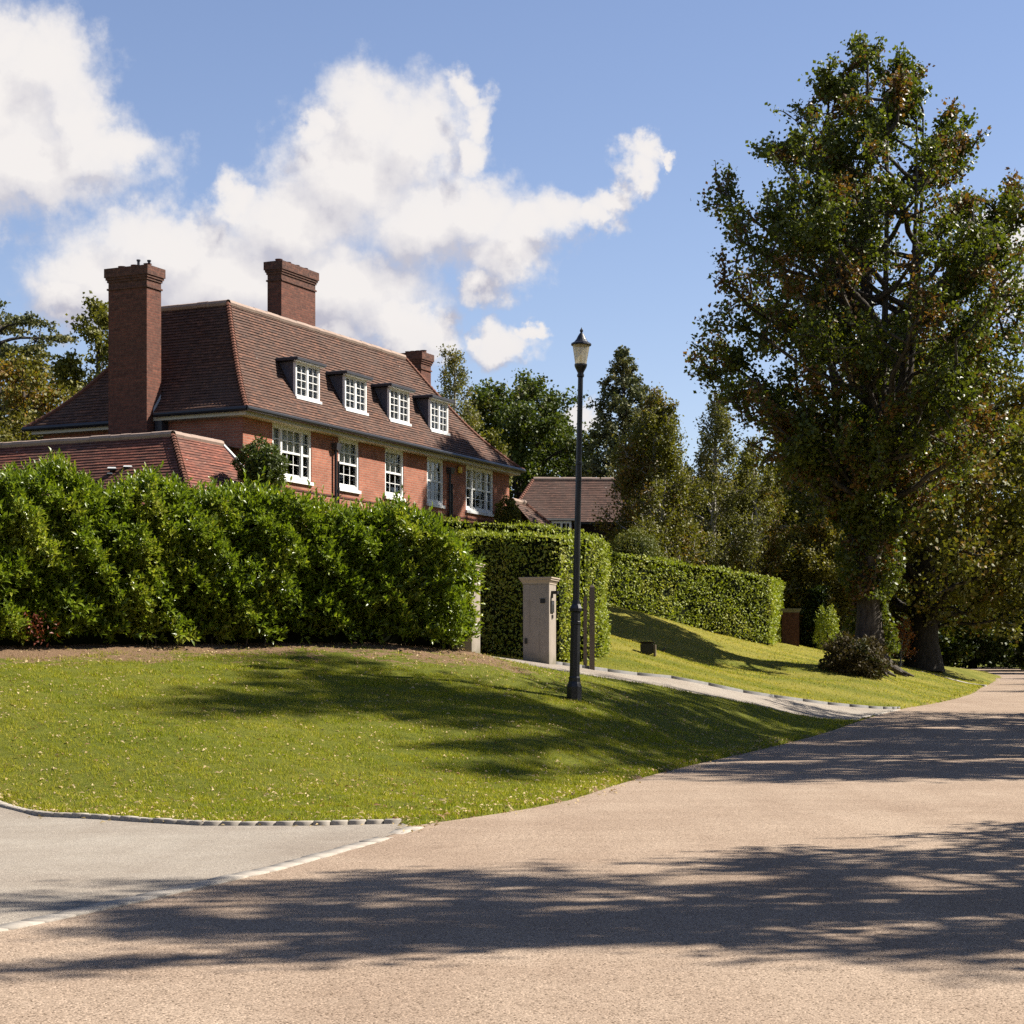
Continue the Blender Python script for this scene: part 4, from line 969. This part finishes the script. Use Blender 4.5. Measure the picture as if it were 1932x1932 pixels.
for _ in range(6):
    _t = tu(603.4, SF); _h = (zv(756.5, _t, SF)-ZE)/3.4; SF = .5*SF+.5*(1.9*(.8*_h+.2*(1-(1-_h)**4))-.06)
print('SF', SF); sf = SF; dz = []
for (ul, ur, vt, vb) in ((557.9,603.4,679.5,756.5),(650.9,691.8,706.5,780),(734.9,772.6,731.5,801),(812.3,845.7,755,821.5)):
    t0, t1 = tu(ul, sf), tu(ur, sf); dz.append((t0, t1, zv(vb, t1, sf), zv(vt, t0, sf))); print('dormer', [round(q, 2) for q in dz[-1]])
zb_, zt_ = np.mean([q[2] for q in dz]), np.mean([q[3] for q in dz])
for q in dz: dormer(q[0], q[1], float(zb_)-.02, float(zt_))
# chimneys
def chimney(t0, t1, s0, s1, zb, zt, pots, mat='chimney', cowl=False):
    m = MB(); m.box(t0, t1, s0, s1, zb, zt-.62); ch = m.build('chimney', M[mat], house); m = MB()
    for (e, a, b) in ((.035,-.62,-.57),(0.0,-.57,-.40),(.03,-.40,-.33),(.06,-.33,-.26),(.09,-.26,0)): m.box(t0-e, t1+e, s0-e, s1+e, zt+a, zt+b)
    m.build('chimney_cap', M['soot'], ch)
    for k in range(pots):
        f = (k+.5)/pots; c = (t0+(t1-t0)*(f if t1-t0 > s1-s0 else .5), s0+(s1-s0)*(.5 if t1-t0 > s1-s0 else f))
        p = MB(); p.lathe([(0,zt),(.11,zt),(.12,zt+.03),(.11,zt+.05),(.11,zt+.10),(.125,zt+.12),(.10,zt+.12),(.0,zt+.06)], 12, c); p.build('chimney_pot', M['chimney'], ch)
    if cowl:
        for (c, h) in (((t0+.35, s0+.55), .22), ((t0+.45, s0+.25), .20)):
            p = MB(); p.lathe([(0,zt),(.04,zt),(.04,zt+h),(.06,zt+h+.01),(.06,zt+h+.05),(0,zt+h+.06)], 8, c); p.build('cowl', M['lead'], ch)
    return ch
s1_ = su(277, -.28); s2_ = su(204.5, -.28); tA = tu(304, s1_); zt1 = zv(500, -.28, s1_); print('ch1', s1_, s2_, tA, zt1)
chimney(-.28, tA, s1_, s2_, GZ, zt1, 3, cowl=True)
sc = 3.0; ta, tb = tu(531, sc), tu(595, sc); sd2 = su(504.6, ta); zt2 = zv(492, ta, sc); print('ch2', ta, tb, sd2, zt2)
chimney(ta, tb, sc, sd2, ZR-.6, zt2, 4)
sc = 3.2; ta, tb = tu(794.5, sc), tu(813, sc); sd3 = su(756, ta); zt3 = zv(664, ta, sc); print('ch3', ta, tb, sd3, zt3)
chimney(ta, tb, sc, sd3, ZE, zt3, 4)
# flashing where the first chimney meets the roof
m = MB()
gg = lambda h: .8*h+.2*(1-(1-h)**4)
for k in range(14):
    h0, h1 = k/30, (k+1)/30
    if gg(h1)*1.9 > tA: break
    m.face([(gg(h0)*1.9, s1_-.02, ZE+3.4*h0+.03), (gg(h1)*1.9, s1_-.02, ZE+3.4*h1+.03), (gg(h1)*1.9, s1_-.02, ZE+3.4*h1+.17), (gg(h0)*1.9, s1_-.02, ZE+3.4*h0+.17)])
m.build('flashing', M['flash'], house)
for (s_, t_) in ((s1_-.18, .17), (s2_+.18, .5)):
    m = MB(); m.box(t_-.15, t_+.25, s_-.12, s_+.12, ZE-.5, ZE-.205); m.frustum(t_-.1, t_+.2, s_-.1, s_+.1, ZE-.85, ZE-.502, .03); m.build('corbel', M['lead'], house)
# downpipes and alarm
for u in (633.5, 849):
    t = tu(u, WF-.08); m = MB()
    m.tube([(t, WF-.08, GZ-.5), (t, WF-.08, ZE-.55)], .045, 8); m.tube([(t+.16, WF-.08, GZ-.5), (t+.16, WF-.08, ZE-.95)], .035, 8)
    dp = m.build('downpipe', M['black'], house)
    m = MB(); m.frustum(t-.09, t+.12, WF-.17, WF-.003, ZE-.62, ZE-.42, .04); m.build('hopper', M['lead'], dp)
t = tu(867, WF-.05); z = zv(887, t, WF); m = MB(); m.lathe([(0,-.11),(.12,-.10),(.14,0),(.12,.10),(0,.11)], 12, smooth=True)
o = m.build('alarm_box', M['yellow'], house, loc=(t, WF-.07, z)); o.scale = (1, .5, 1.05)
# low wings: the left one in front of the side wall, the right one beyond the far corner
QT, QS = -3.0, su(326, -3.0); zq = zv(821, QT, QS); print('Q', QS, zq)
p_ = 2.15; zw = zq-2.05
wing_t = tu(418, QS)
roof('wing_roof', [(QT-p_,11.5),(QT-p_,QS-p_),(wing_t,QS-p_)], [(QT,11.5),(QT,QS),(wing_t,QS)], zw, zq, [(0,1),(1,2)], 'tiles_red', a=.08)
m = MB(); m.face([(QT,QS,zq-.01),(wing_t,QS,zq-.01),(WL,QS,zq-.01),(WL,11.5,zq-.01),(QT,11.5,zq-.01)]); m.face([(wing_t,QS,zq-.01),(wing_t,QS-p_,zw),(wing_t,QS,zw)]); m.build('flat_roof', M['lead'], house)
m = MB(); 
for k in range(10):
    h0, h1 = k/10, (k+1)/10; a_, b_ = QS-p_*(1-h0), QS-p_*(1-h1); z0, z1 = zw+(zq-zw)*h0, zw+(zq-zw)*h1
    p_q = [(wing_t-.02, a_, z0+.06), (wing_t+.10, a_, z0+.06), (wing_t+.10, b_, z1+.06), (wing_t-.02, b_, z1+.06)]; m.face(p_q); m.face([p_q[0], p_q[3], (wing_t-.02, b_, z1-.06), (wing_t-.02, a_, z0-.06)]); m.face([p_q[2], p_q[1], (wing_t+.10, a_, z0-.06), (wing_t+.10, b_, z1-.06)])
m.build('verge', M['flash'], house)
m = MB(); m.face([(QT-p_+.3,11.5,GZ-1),(QT-p_+.3,QS-p_+.3,GZ-1),(QT-p_+.3,QS-p_+.3,zw-.02),(QT-p_+.3,11.5,zw-.02)]); m.face([(QT-p_+.3,QS-p_+.3,GZ-1),(wing_t,QS-p_+.3,GZ-1),(wing_t,QS-p_+.3,zw-.02),(QT-p_+.3,QS-p_+.3,zw-.02)])
m.face([(wing_t,QS-p_+.3,GZ-1),(wing_t,WF,GZ-1),(wing_t,WF,zw),(wing_t,QS-p_+.3,zw)]); m.build('wing_wall', M['brick'], house)
RT0 = tend+.02; RS = .25; RT1 = tu(990, RS); zr = zv(950, RT1, RS); pr = 2.3; print('R', RT0, RT1, zr)
roof('wing_roof', [(RT0,RS-pr),(RT1+pr,RS-pr),(RT1+pr,4.5)], [(RT0,RS),(RT1,RS),(RT1,4.5)], zr-2.15, zr, [(0,1),(1,2)], 'tiles', a=.12)
m = MB(); m.face([(RT0,RS,zr-.01),(RT1,RS,zr-.01),(RT1,4.5,zr-.01),(RT0,4.5,zr-.01)]); m.build('flat_roof', M['lead'], house)
m = MB(); m.face([(RT0,RS-pr+.3,GZ-1),(RT1+pr-.3,RS-pr+.3,GZ-1),(RT1+pr-.3,RS-pr+.3,zr-2.17),(RT0,RS-pr+.3,zr-2.17)]); m.face([(RT1+pr-.3,RS-pr+.3,GZ-1),(RT1+pr-.3,4.5,GZ-1),(RT1+pr-.3,4.5,zr-2.17),(RT1+pr-.3,RS-pr+.3,zr-2.17)]); m.build('wing_wall', M['brick'], house)
# two roof lamps and a pale panel on the low wing
for (u, v) in ((211, 884), (241, 881)):
    yy = 52.0; x_, y_, z_ = P(u, v, yy)
    r = empty('floodlight', (x_, y_, z_-.05), R(10)); tag(r, 'left of two white topped floodlights on dark arms against the low tiled roof' if u < 220 else 'right of two white topped floodlights on dark arms against the low tiled roof', 'floodlight', 'white topped floodlights by the low roof')
    m = MB(); m.tube([(-.25, .1, -1.4), (-.22, .05, -.25), (0, 0, .02)], .02, 6); m.build('arm', M['dark'], r)
    m = MB(); m.box(-.11, .13, -.09, .09, 0, .045); m.build('lamp_body', M['dark'], r, bevel=.01)
    m = MB(); m.frustum(-.12, .12, -.09, .09, .047, .085, -.02); m.build('cover', M['white'], r)
    m = MB(); m.box(-.12, .02, -.10, .06, -.10, -.07); m.build('reflector', M['white'], r)
x_, y_, z_ = P(249, 912, 51.8); m = MB()
for k in range(6):
    a0, a1 = k/6*1.2, (k+1)/6*1.2; r_ = .42
    q = lambda a, e: (math.sin(a)*.16+e, .0, .35-(1-math.cos(a))*.0-k*0.0)
    m.box(-.09+.012*k, .06+.006*k, 0, .03, .30-.1*(k+1), .30-.1*k)
o = m.build('curved_panel', M['white'], loc=(x_, y_, z_), bevel=.004); tag(o, 'narrow pale grey panel standing behind the laurel hedge in front of the low roof', 'panel')

# ================================================================ the second house, far behind
def second_house():
    Yb = 92; r = empty('tiled_outbuilding', (*XY(1060, Yb), 0), R(3)); tag(r, 'dark outbuilding with a brown tiled roof behind the hedges, right of the brick house', 'outbuilding')
    X = lambda u: (u-1060)/F*Yb
    z1 = ZZ(905, Yb+2.6); z0 = ZZ(984, Yb)
    roof('roof', [(X(950),0),(X(1215),0),(X(1215),6),(X(950),6)], [(X(1013),2.6),(X(1170),2.6),(X(1170),3.4),(X(1013),3.4)], z0, z1, [(0,1),(1,2),(2,3),(3,0)], 'tiles_brown', a=.05, parent=r, gauge=.13)
    m = MB(); m.box(X(962), X(1205), .35, 5.6, 3.0, z0-.02); m.build('wall', M['wallbrown'], r)
    m = MB(); m.box(X(955), X(1210), -.03, .34, z0-.12, z0-.022); m.build('gutter', M['dark'], r)
    b = MB(); xa, xb = X(1037), X(1074); zt, zb = ZZ(982, Yb-1.2), ZZ(1012, Yb-1.2)
    b.box(xa-.05, xb+.05, -1.1, .34, 3.0, zt-.0); bb = b.build('porch', M['wallbrown'], r)
    m = MB(); m.frustum(xa-.55, xb+.2, -1.3, .3, zt+.003, zt+.09, -.03); m.build('porch_roof', M['edge'], bb)
    m = MB(); m.box(xa, xa+.1, -1.2, -1.105, zb-1, zt-.03); m.box(xb-.1, xb, -1.2, -1.105, zb-1, zt-.03); m.box(xa+.1, xb-.1, -1.2, -1.105, zt-.13, zt-.03); m.box((xa+xb)/2-.05, (xa+xb)/2+.05, -1.19, -1.105, zb-1, zt-.13)
    for q in (.25, .75): xx = xa+(xb-xa)*q; m.box(xx-.02, xx+.02, -1.16, -1.12, zb-1, zt-.13)
    for q in (.35, .8, 1.25): m.box(xa+.1, xb-.1, -1.158, -1.125, zt-.13-q, zt-.10-q)
    w = m.build('window', M['white'], bb)
    m = MB(); m.face([(xa, -1.112, zb-1), (xb, -1.112, zb-1), (xb, -1.112, zt-.05), (xa, -1.112, zt-.05)]); m.build('pane', M['glass'], bb)
second_house()

# ================================================================ trees
def skeleton(seed, H_, cb, prof, nl, trunk_r, up=.5, lean=(0, 0), nsec=6, crook=.25, droop=0., leaders=1, secl=.42):
    """returns (trunk tubes, limb tubes, sprays) ; prof(h 0..1, azimuth) -> crown radius in m"""
    g = np.random.default_rng(seed); tubes, limbs, sp = [], [], []
    n = 12; tz = np.linspace(0, 1, n); wx_, wy_ = np.cumsum(g.normal(0, crook*.10, n)), np.cumsum(g.normal(0, crook*.10, n))
    tp = np.stack([lean[0]*tz*H_+wx_*tz*2, lean[1]*tz*H_+wy_*tz*2, tz*H_*.97], 1)
    tr = trunk_r*(1-tz)**.8+.025; tr[0] *= 1.45; tr[1] *= 1.05; tubes.append((tp, tr))
    def at(h): return np.array([np.interp(h, tz, tp[:, k]) for k in range(3)])
    for L_ in range(leaders-1):
        a = g.uniform(0, 6.28); h0 = g.uniform(.12, .3); p0 = at(h0); p3 = at(.9)*[1, 1, 1]+np.array([math.cos(a), math.sin(a), 0])*prof(.75, a)*.38; p3[2] = H_*g.uniform(.78, .93)
        p1 = p0*.6+p3*.4+np.array([math.cos(a), math.sin(a), 0])*prof(.5, a)*.22; tt = np.linspace(0, 1, 8)[:, None]
        c = (1-tt)**2*p0+2*tt*(1-tt)*p1+tt**2*p3; tubes.append((c, np.linspace(trunk_r*.55, .03, 8)))
    for i in range(nl):
        f = (i+g.uniform(.1, .9))/nl; hh = cb+(1-cb)*f**.92; a = i*2.39996+g.normal(0, .35)
        Rr = prof(hh, a)*g.uniform(.72, 1.08)
        if Rr < .12: continue
        src = leaders > 1 and g.random() < .6
        rise = up*Rr*g.uniform(.7, 1.3); h0 = max(.04, hh-rise/H_); 
        if src: tb = tubes[1+int(g.integers(0, leaders-1))][0]; zz = tb[:, 2]; zq_ = np.clip(h0*H_, zz[0], zz[-1]); p0 = np.array([np.interp(zq_, zz, tb[:, k]) for k in range(3)]); 
        else: p0 = at(h0)
        c0 = at(hh); end = np.array([c0[0]+math.cos(a)*Rr, c0[1]+math.sin(a)*Rr, hh*H_+droop*Rr*-1])
        mid = p0*.45+end*.55; mid[2] += Rr*(.10+droop*.6)-up*Rr*.12; mid += g.normal(0, .06*Rr, 3)
        tt = np.linspace(0, 1, 7)[:, None]; c = (1-tt)**2*p0+2*tt*(1-tt)*mid+tt**2*end; c[1:-1] += g.normal(0, .03*Rr, (5, 3))
        r0 = max(.02, min(trunk_r*.42, .022*Rr+.02)); limbs.append((c, np.linspace(r0, .012, 7)))
        for k in range(nsec):
            q = g.uniform(.22, 1.0)**.8; j = q*6; p = c[int(min(j, 5.999))]*(1-(j % 1))+c[min(int(j)+1, 6)]*(j % 1) if q < 1 else c[6]
            dr = unit((c[6]-c[0])[None])[0]*.5+g.normal(0, .62, 3)+np.array([0, 0, up*.45-droop*.8]); dr /= np.linalg.norm(dr)
            sl = Rr*secl*g.uniform(.35, 1.0)*(1.15-.5*q)+.25; e_ = p+dr*sl; m_ = p+dr*sl*.5+g.normal(0, .06*sl, 3)
            limbs.append((np.array([p, m_, e_]), np.array([r0*.4, r0*.25, .008]))); sp.append((p, m_, e_, sl))
        sp.append((c[4], c[5], c[6], Rr*.3+.2))
    return tubes, limbs, sp
def tubes_mesh(name, tubes, n, mat, parent):
    V, Q, c = [], [], 0
    for pts, rad in tubes:
        pts = np.asarray(pts); k = len(pts); t = np.gradient(pts, axis=0); t = unit(t)
        a = np.cross(t, np.array([.31, .77, .1])); a = unit(a); b = np.cross(t, a); an = np.arange(n)/n*2*np.pi
        ring = pts[:, None]+(a[:, None]*np.cos(an)[None, :, None]+b[:, None]*np.sin(an)[None, :, None])*np.asarray(rad)[:, None, None]
        V.append(ring.reshape(-1, 3)); i = np.arange(k-1)[:, None]*n; j = np.arange(n)[None]; j2 = (j+1) % n
        Q.append(np.stack([i+j, i+j2, i+n+j2, i+n+j], -1).reshape(-1, 4)+c); c += k*n
    return nmesh(name, np.concatenate(V), np.concatenate(Q), mat, parent, smooth=True)
def make_tree(name, label, loc, H_, prof, nl, trunk_r, mat, bark, nleaf, leaf, spread=.28, seed=0, cb=.2, up=.5, group=None, nsec=6, droop=0., leaders=1, lean=(0, 0), flat=1.0, asp=.8, hang=0., cat='tree', extra=None, secl=.42, crook=.25, prune=0):
    tubes, limbs, sp = skeleton(seed, H_, cb, prof, nl, trunk_r, up, lean, nsec, crook, droop, leaders, secl)
    g = np.random.default_rng(seed+50); root = empty(name, loc); tag(root, label, cat, group)
    tr = tubes_mesh('trunk', tubes, 12, M[bark], root); tubes_mesh('branches', limbs, 5, M[bark], root)
    A, B, C_ = [np.array([s[k] for s in sp]) for k in range(3)]; ln = np.array([s[3] for s in sp])
    dens = g.uniform(.15, 1.0, len(sp))**1.3; w = ln**1.2*dens; w /= w.sum(); i = g.choice(len(sp), nleaf, p=w); f = g.beta(1.6, 1.0, nleaf)[:, None]
    pos = (1-f)**2*A[i]+2*f*(1-f)*B[i]+f**2*C_[i]
    pos = pos+g.normal(0, 1, (nleaf, 3))*np.array([1, 1, flat])*(spread*(.5+.6*np.minimum(ln[i], 2.2)))[:, None]
    if hang: pos[:, 2] -= g.exponential(hang, nleaf)
    if extra is not None: pos = np.concatenate([pos, extra(g)])
    pos = pos[pos[:, 2] > .15]
    v_, t_ = cards(pos, leaf, g, .4, asp); nmesh('foliage', v_, t_, M[mat], root)
    return root
def tab(hs, rs, ph=0, wobble=.16):
    return lambda h, a: float(np.interp(h, hs, rs))*(1+wobble*math.sin(a*2+ph+h*7)+wobble*.7*math.sin(a*5+ph*2-h*13))
def copy_tree(src, name_label, loc, rz, sc, group=None):
    c = src.copy(); COL.objects.link(c); c.location = loc; c.rotation_euler = (0, 0, rz); c.scale = sc; c['label'] = name_label
    if group: c['group'] = group
    for ch in list(src.children):
        d = ch.copy(); COL.objects.link(d); d.parent = c
    return c
def base(u, Y): x, y = XY(u, Y); return (x, y, gz(x, y)-.1)
# 1. the big tree on the right
Yt = 70; b = base(1640, Yt); Ht = ZZ(72, Yt)-b[2]
pf = tab([0,.10,.20,.28,.33,.40,.47,.59,.68,.77,.85,.92,1], [.6,.9,1.0,2.0,3.8,5.1,5.5,6.0,6.0,5.1,3.3,2.1,.45], .4, .06)
def ivyp(g):
    n = 14000; h = g.uniform(.035, .42, n)**1*Ht; a = g.uniform(0, 6.28, n); r_ = (.55+.55*g.random(n)+.35*np.sin(h*2.1+a*2))*np.interp(h/Ht, [.05, .12, .3, .4], [.75, .8, 1.15, 1.1])
    k = ~((h < .115*Ht) & (np.cos(a-4.1) > .1))
    return np.stack([np.cos(a)*r_+.004*h, np.sin(a)*r_, h], 1)[k]
big = make_tree('broadleaf_tree', 'biggest tree, tall and spire shaped with russet tinged leaves, on the mown lawn', b, Ht, pf, 130, .44, 'limetree', 'bark', 115000, .15, .135, 3, .24, .62, leaders=5, nsec=9, extra=ivyp, secl=.36)
# roots at the foot
m = MB(); g = np.random.default_rng(5)
for k in range(9):
    a = R(-150+k*26+g.uniform(-8, 8)); ln = g.uniform(.8, 1.3); p = [(.35*math.cos(a), .35*math.sin(a), .75), (.75*math.cos(a), .75*math.sin(a), .32), (ln*math.cos(a+.15), ln*math.sin(a+.15), .05), ((ln+.4)*math.cos(a+.1), (ln+.4)*math.sin(a+.1), -.1)]
    m.tube(p, [.22, .13, .08, .03], 6)
m.build('roots', M['bark'], big)
# 2. the second roadside tree, wide crowned
b2 = base(1742, 101); H2 = ZZ(640, 101)-b2[2]
pf2 = tab([0,.2,.3,.45,.6,.8,.93,1], [2,6.2,8.2,9.0,8.6,6.6,3.6,.6], 1.1)
t2 = make_tree('broadleaf_tree', 'broad leafy tree with a thick dark trunk behind and right of the biggest tree', b2, H2, pf2, 70, .75, 'olive', 'bark_dark', 70000, .24, .26, 8, .2, .35, nsec=9, lean=(.03, 0))
GB = 'trees behind the hedges and houses'
make_tree('cedar_tree', 'dark cedar with flat layered branches at the far left edge', base(-5, 84), ZZ(572, 84)-gz(*XY(-5, 84)), tab([0,.3,.5,.7,.85,.97,1],[1,3.4,3.9,3.9,3.0,2.0,.6],.3,.2), 34, .4, 'spruce', 'bark_dark', 30000, .16, .20, 21, .25, .02, GB, 10, flat=.22, secl=.5)
make_tree('broadleaf_tree', 'brown and green tree between the cedar and the tallest chimney', base(192, 82), ZZ(566, 82)-gz(*XY(192, 82)), tab([0,.3,.6,.8,1],[1,1.8,2.4,2.2,.5],2), 34, .25, 'olive', 'bark', 20000, .16, .22, 22, .2, .5, GB)
make_tree('broadleaf_tree', 'golden leaved tree at the far left rising above the hip of the house roof', base(45, 68), ZZ(672, 68)-gz(*XY(45, 68)), tab([0,.2,.5,.8,1],[1,2.4,2.5,1.9,.5],3), 36, .25, 'gold', 'bark', 26000, .13, .22, 23, .12, .5, GB)
make_tree('broadleaf_tree', 'low yellow green tree beside the left edge under the house eaves', base(0, 60), ZZ(800, 60)-gz(*XY(0, 60)), tab([0,.2,.5,.8,1],[1,1.0,1.0,.8,.3],3.3), 26, .12, 'gold', 'bark', 9000, .11, .18, 24, .1, .5, GB)
make_tree('birch_tree', 'wispy birch just behind the right chimney of the brick house', base(852, 84), ZZ(648, 84)-gz(*XY(852, 84)), tab([0,.2,.5,.8,1],[1,1.9,1.8,.9,.3],1), 44, .14, 'birch', 'bark_pale', 17000, .10, .16, 25, .15, .6, GB, hang=.15)
dk = make_tree('oak_tree', 'dense dark green rounded tree between the brick house and the lamp post', base(978, 118), ZZ(712, 118)-gz(*XY(978, 118)), tab([0,.2,.45,.7,.88,1],[1.5,3.6,4.3,4.3,3.3,1.4],4,.12), 70, .4, 'oak', 'bark_dark', 60000, .2, .26, 26, .1, .4, GB)
make_tree('oak_tree', 'lower shoulder of dark foliage right of the rounded tree, touching the lamp post', base(1045, 122), ZZ(765, 122)-gz(*XY(1045, 122)), tab([0,.2,.5,.8,1],[1,1.6,1.9,1.5,.5],5), 34, .3, 'oak', 'bark_dark', 26000, .2, .24, 27, .1, .4, GB)
make_tree('broadleaf_tree', 'yellowish tree leaning out behind the right roof slope of the brick house', base(895, 88), ZZ(775, 88)-gz(*XY(895, 88)), tab([0,.2,.5,.8,1],[1,1.9,2.1,1.3,.4],2.2), 34, .2, 'olive', 'bark', 20000, .14, .2, 28, .1, .5, GB)
make_tree('spruce_tree', 'tall pointed spruce just right of the lamp post', base(1178, 112), ZZ(653, 112)-gz(*XY(1178, 112)), tab([0,.1,.3,.6,.85,1],[5.4,5.2,4.4,3.0,1.5,.08],1,.06), 200, .3, 'spruce', 'bark_dark', 60000, .16, .12, 29, .05, .30, GB, 7, droop=.12, secl=.3)
make_tree('birch_tree', 'large olive leaved birch with white stems in front of the spruce', base(1228, 84), ZZ(728, 84)-gz(*XY(1228, 84)), tab([0,.12,.3,.55,.8,1],[1.4,2.0,2.2,1.9,1.2,.2],2,.14), 80, .17, 'olive', 'bark_pale', 46000, .115, .17, 30, .06, .7, GB, 7, hang=.25, leaders=3)
make_tree('birch_tree', 'thin birch with hanging sprays left of the biggest tree', base(1345, 90), ZZ(735, 90)-gz(*XY(1345, 90)), tab([0,.12,.35,.6,.85,1],[1.2,1.8,2.0,1.7,.9,.2],5,.16), 60, .15, 'birch', 'bark_pale', 24000, .115, .17, 31, .06, .7, GB, 7, hang=.3)
make_tree('birch_tree', 'lower birch under the left limbs of the biggest tree', base(1425, 92), ZZ(830, 92)-gz(*XY(1425, 92)), tab([0,.12,.4,.7,1],[1.2,2.0,2.1,1.5,.3],6,.16), 50, .15, 'olive', 'bark_pale', 26000, .12, .18, 32, .06, .6, GB, hang=.2)
make_tree('broadleaf_tree', 'bright olive tree over the square hedge', base(1545, 92), ZZ(985, 92)-gz(*XY(1545, 92)), tab([0,.15,.5,.8,1],[1.2,1.7,1.9,1.4,.4],6.5,.16), 40, .15, 'gold', 'bark', 22000, .13, .2, 33, .08, .4, GB)
und = make_tree('understorey_tree', 'dark scrubby tree behind the left part of the long clipped hedge', base(1290, 98), ZZ(890, 98)-gz(*XY(1290, 98)), tab([0,.08,.4,.75,1],[2.0,2.8,2.9,2.1,.6],7,.18), 50, .2, 'olive', 'bark_dark', 34000, .16, .24, 34, .05, .45, 'dark scrubby trees behind the long hedge')
def under(u, vt, Y, lb, w=1.0, rz=0):
    b_ = base(u, Y); h_ = ZZ(vt, Y)-b_[2]; h0 = ZZ(890, 98)-gz(*XY(1290, 98)); copy_tree(und, lb, b_, rz, (w, w, h_/h0), 'dark scrubby trees behind the long hedge')
under(1375, 905, 97, 'dark scrubby tree behind the middle of the long clipped hedge', .9, 2)
under(1460, 930, 96, 'dark scrubby tree behind the right end of the long clipped hedge', .9, 4)
under(1500, 860, 108, 'taller scrubby tree behind the brick gate pillar', 1.1, 1)
under(1215, 960, 96, 'scrubby tree behind the rounded yew bush', .75, 5)
under(1600, 960, 112, 'scrubby tree directly behind the trunk of the biggest tree', 1.0, 3)
# far wood
wood = make_tree('woodland_tree', 'woodland tree closing the view at the far end of the road', base(1905, 205), 17, tab([0,.06,.3,.6,.85,1],[3,5.0,5.6,5.0,3.2,.6],9,.15), 60, .4, 'oak', 'bark_dark', 36000, .36, .34, 40, .04, .35, 'woodland trees beyond the roadside')
def far(u, Y, h_, w, lb, rz):
    b_ = base(u, Y); copy_tree(wood, lb, b_, rz, (w, w, h_/17), 'woodland trees beyond the roadside')
for k, (u, Y, h_, w) in enumerate([(1640,150,12,.9),(1700,165,15,1.0),(1775,175,13,.9),(1835,190,13,.8),(1960,190,17,1.1),(2030,170,18,1.1),(1560,160,12,.9),(1480,170,11,1.0),(1400,180,11,1.0),(1310,190,10,1.0),(1220,190,9,1.0),(1120,200,11,1.0),(1020,180,9,1.0),(1870,240,16,1.0),(1930,250,16,1),(1800,230,14,1),(2120,150,17,1.1)]):
    side = 'left' if u < 1300 else ('middle' if u < 1700 else 'right')
    far(u, Y, h_, w, ['woodland tree seen low between trunks under the biggest tree', 'woodland tree in the dark mass left of the far road', 'woodland tree in the dark mass right of the far road', 'woodland tree in the background behind the scrubby trees'][0 if 1600 < u < 1730 else 1 if 1730 <= u < 1890 else 2 if u >= 1890 else 3], k*1.3)
# young tree with orange top and stake
b_ = base(1699, 100); yt = make_tree('young_tree', 'slender young tree with an orange red top between the two big trunks', b_, ZZ(1168, 100)-b_[2], tab([0,.3,.5,.8,1],[.1,.5,.6,.45,.1],1), 18, .03, 'redleaf', 'bark_pale', 900, .11, .15, 50, .3, .7)
m = MB(); m.box(-.15, -.11, -.02, .02, -.1, .85); m.box(.10, .14, -.02, .02, -.1, .85); m.build('stake', M['wood'], yt)
# roadside trees across the road, out of frame on the right: they throw the shadows on road and lawn
shade = make_tree('roadside_tree', 'roadside tree across the road', (15.0, 17.4, gz(15, 17.4)-.1), 18, tab([0,.3,.42,.6,.8,.92,1],[.5,3.6,4.6,4.8,4.1,2.8,.6],2,.28), 52, .35, 'limetree', 'bark', 37000, .16, .17, 60, .3, .5, 'roadside trees across the road', 8)
def shade_copy(x_, y_, h_, w, rz, lb): copy_tree(shade, lb, (x_, y_, gz(x_, y_)-.1), rz, (w, w, 1.17*h_/18), 'roadside trees across the road')
shade_copy(25.5, 40.3, 26.5, 1.45, 2.0, 'second roadside tree across the road, opposite the lamp post')
shade_copy(26, 52.5, 18, 1.35, 4.0, 'third roadside tree across the road, opposite the driveway')
shade_copy(36, 87, 13, .55, 1.0, 'fourth roadside tree across the road')
shade_copy(41, 101, 14, .6, 3.0, 'fifth roadside tree across the road')
shade_copy(48, 118, 16, 1.0, 5.0, 'sixth roadside tree across the road')

shade_copy(32, 78, 9, .32, 2.5, 'small roadside tree across the road')

# unseen roadside trees added around and behind the viewpoint to cut ambient sky light
for k, (x_, y_, h_, w) in enumerate([(22, 3, 17, 1.3), (19, -9, 18, 1.4), (31, 22, 13, 1.1), (33, 34, 12, 1.1), (8, -20, 17, 1.4), (-6, -24, 18, 1.5), (-20, -20, 17, 1.4), (-30, -6, 16, 1.4), (38, 5, 18, 1.5), (42, 50, 14, 1.3), (45, 66, 13, 1.2), (-34, 14, 15, 1.4), (40, -12, 18, 1.5)]):
    shade_copy(x_, y_, h_, w, k*1.9, 'unseen tree added around the viewpoint to cut ambient sky light')

shade_copy(26.5, 47.0, 21.5, 1.3, 5.2, 'roadside tree across the road between the second and third')
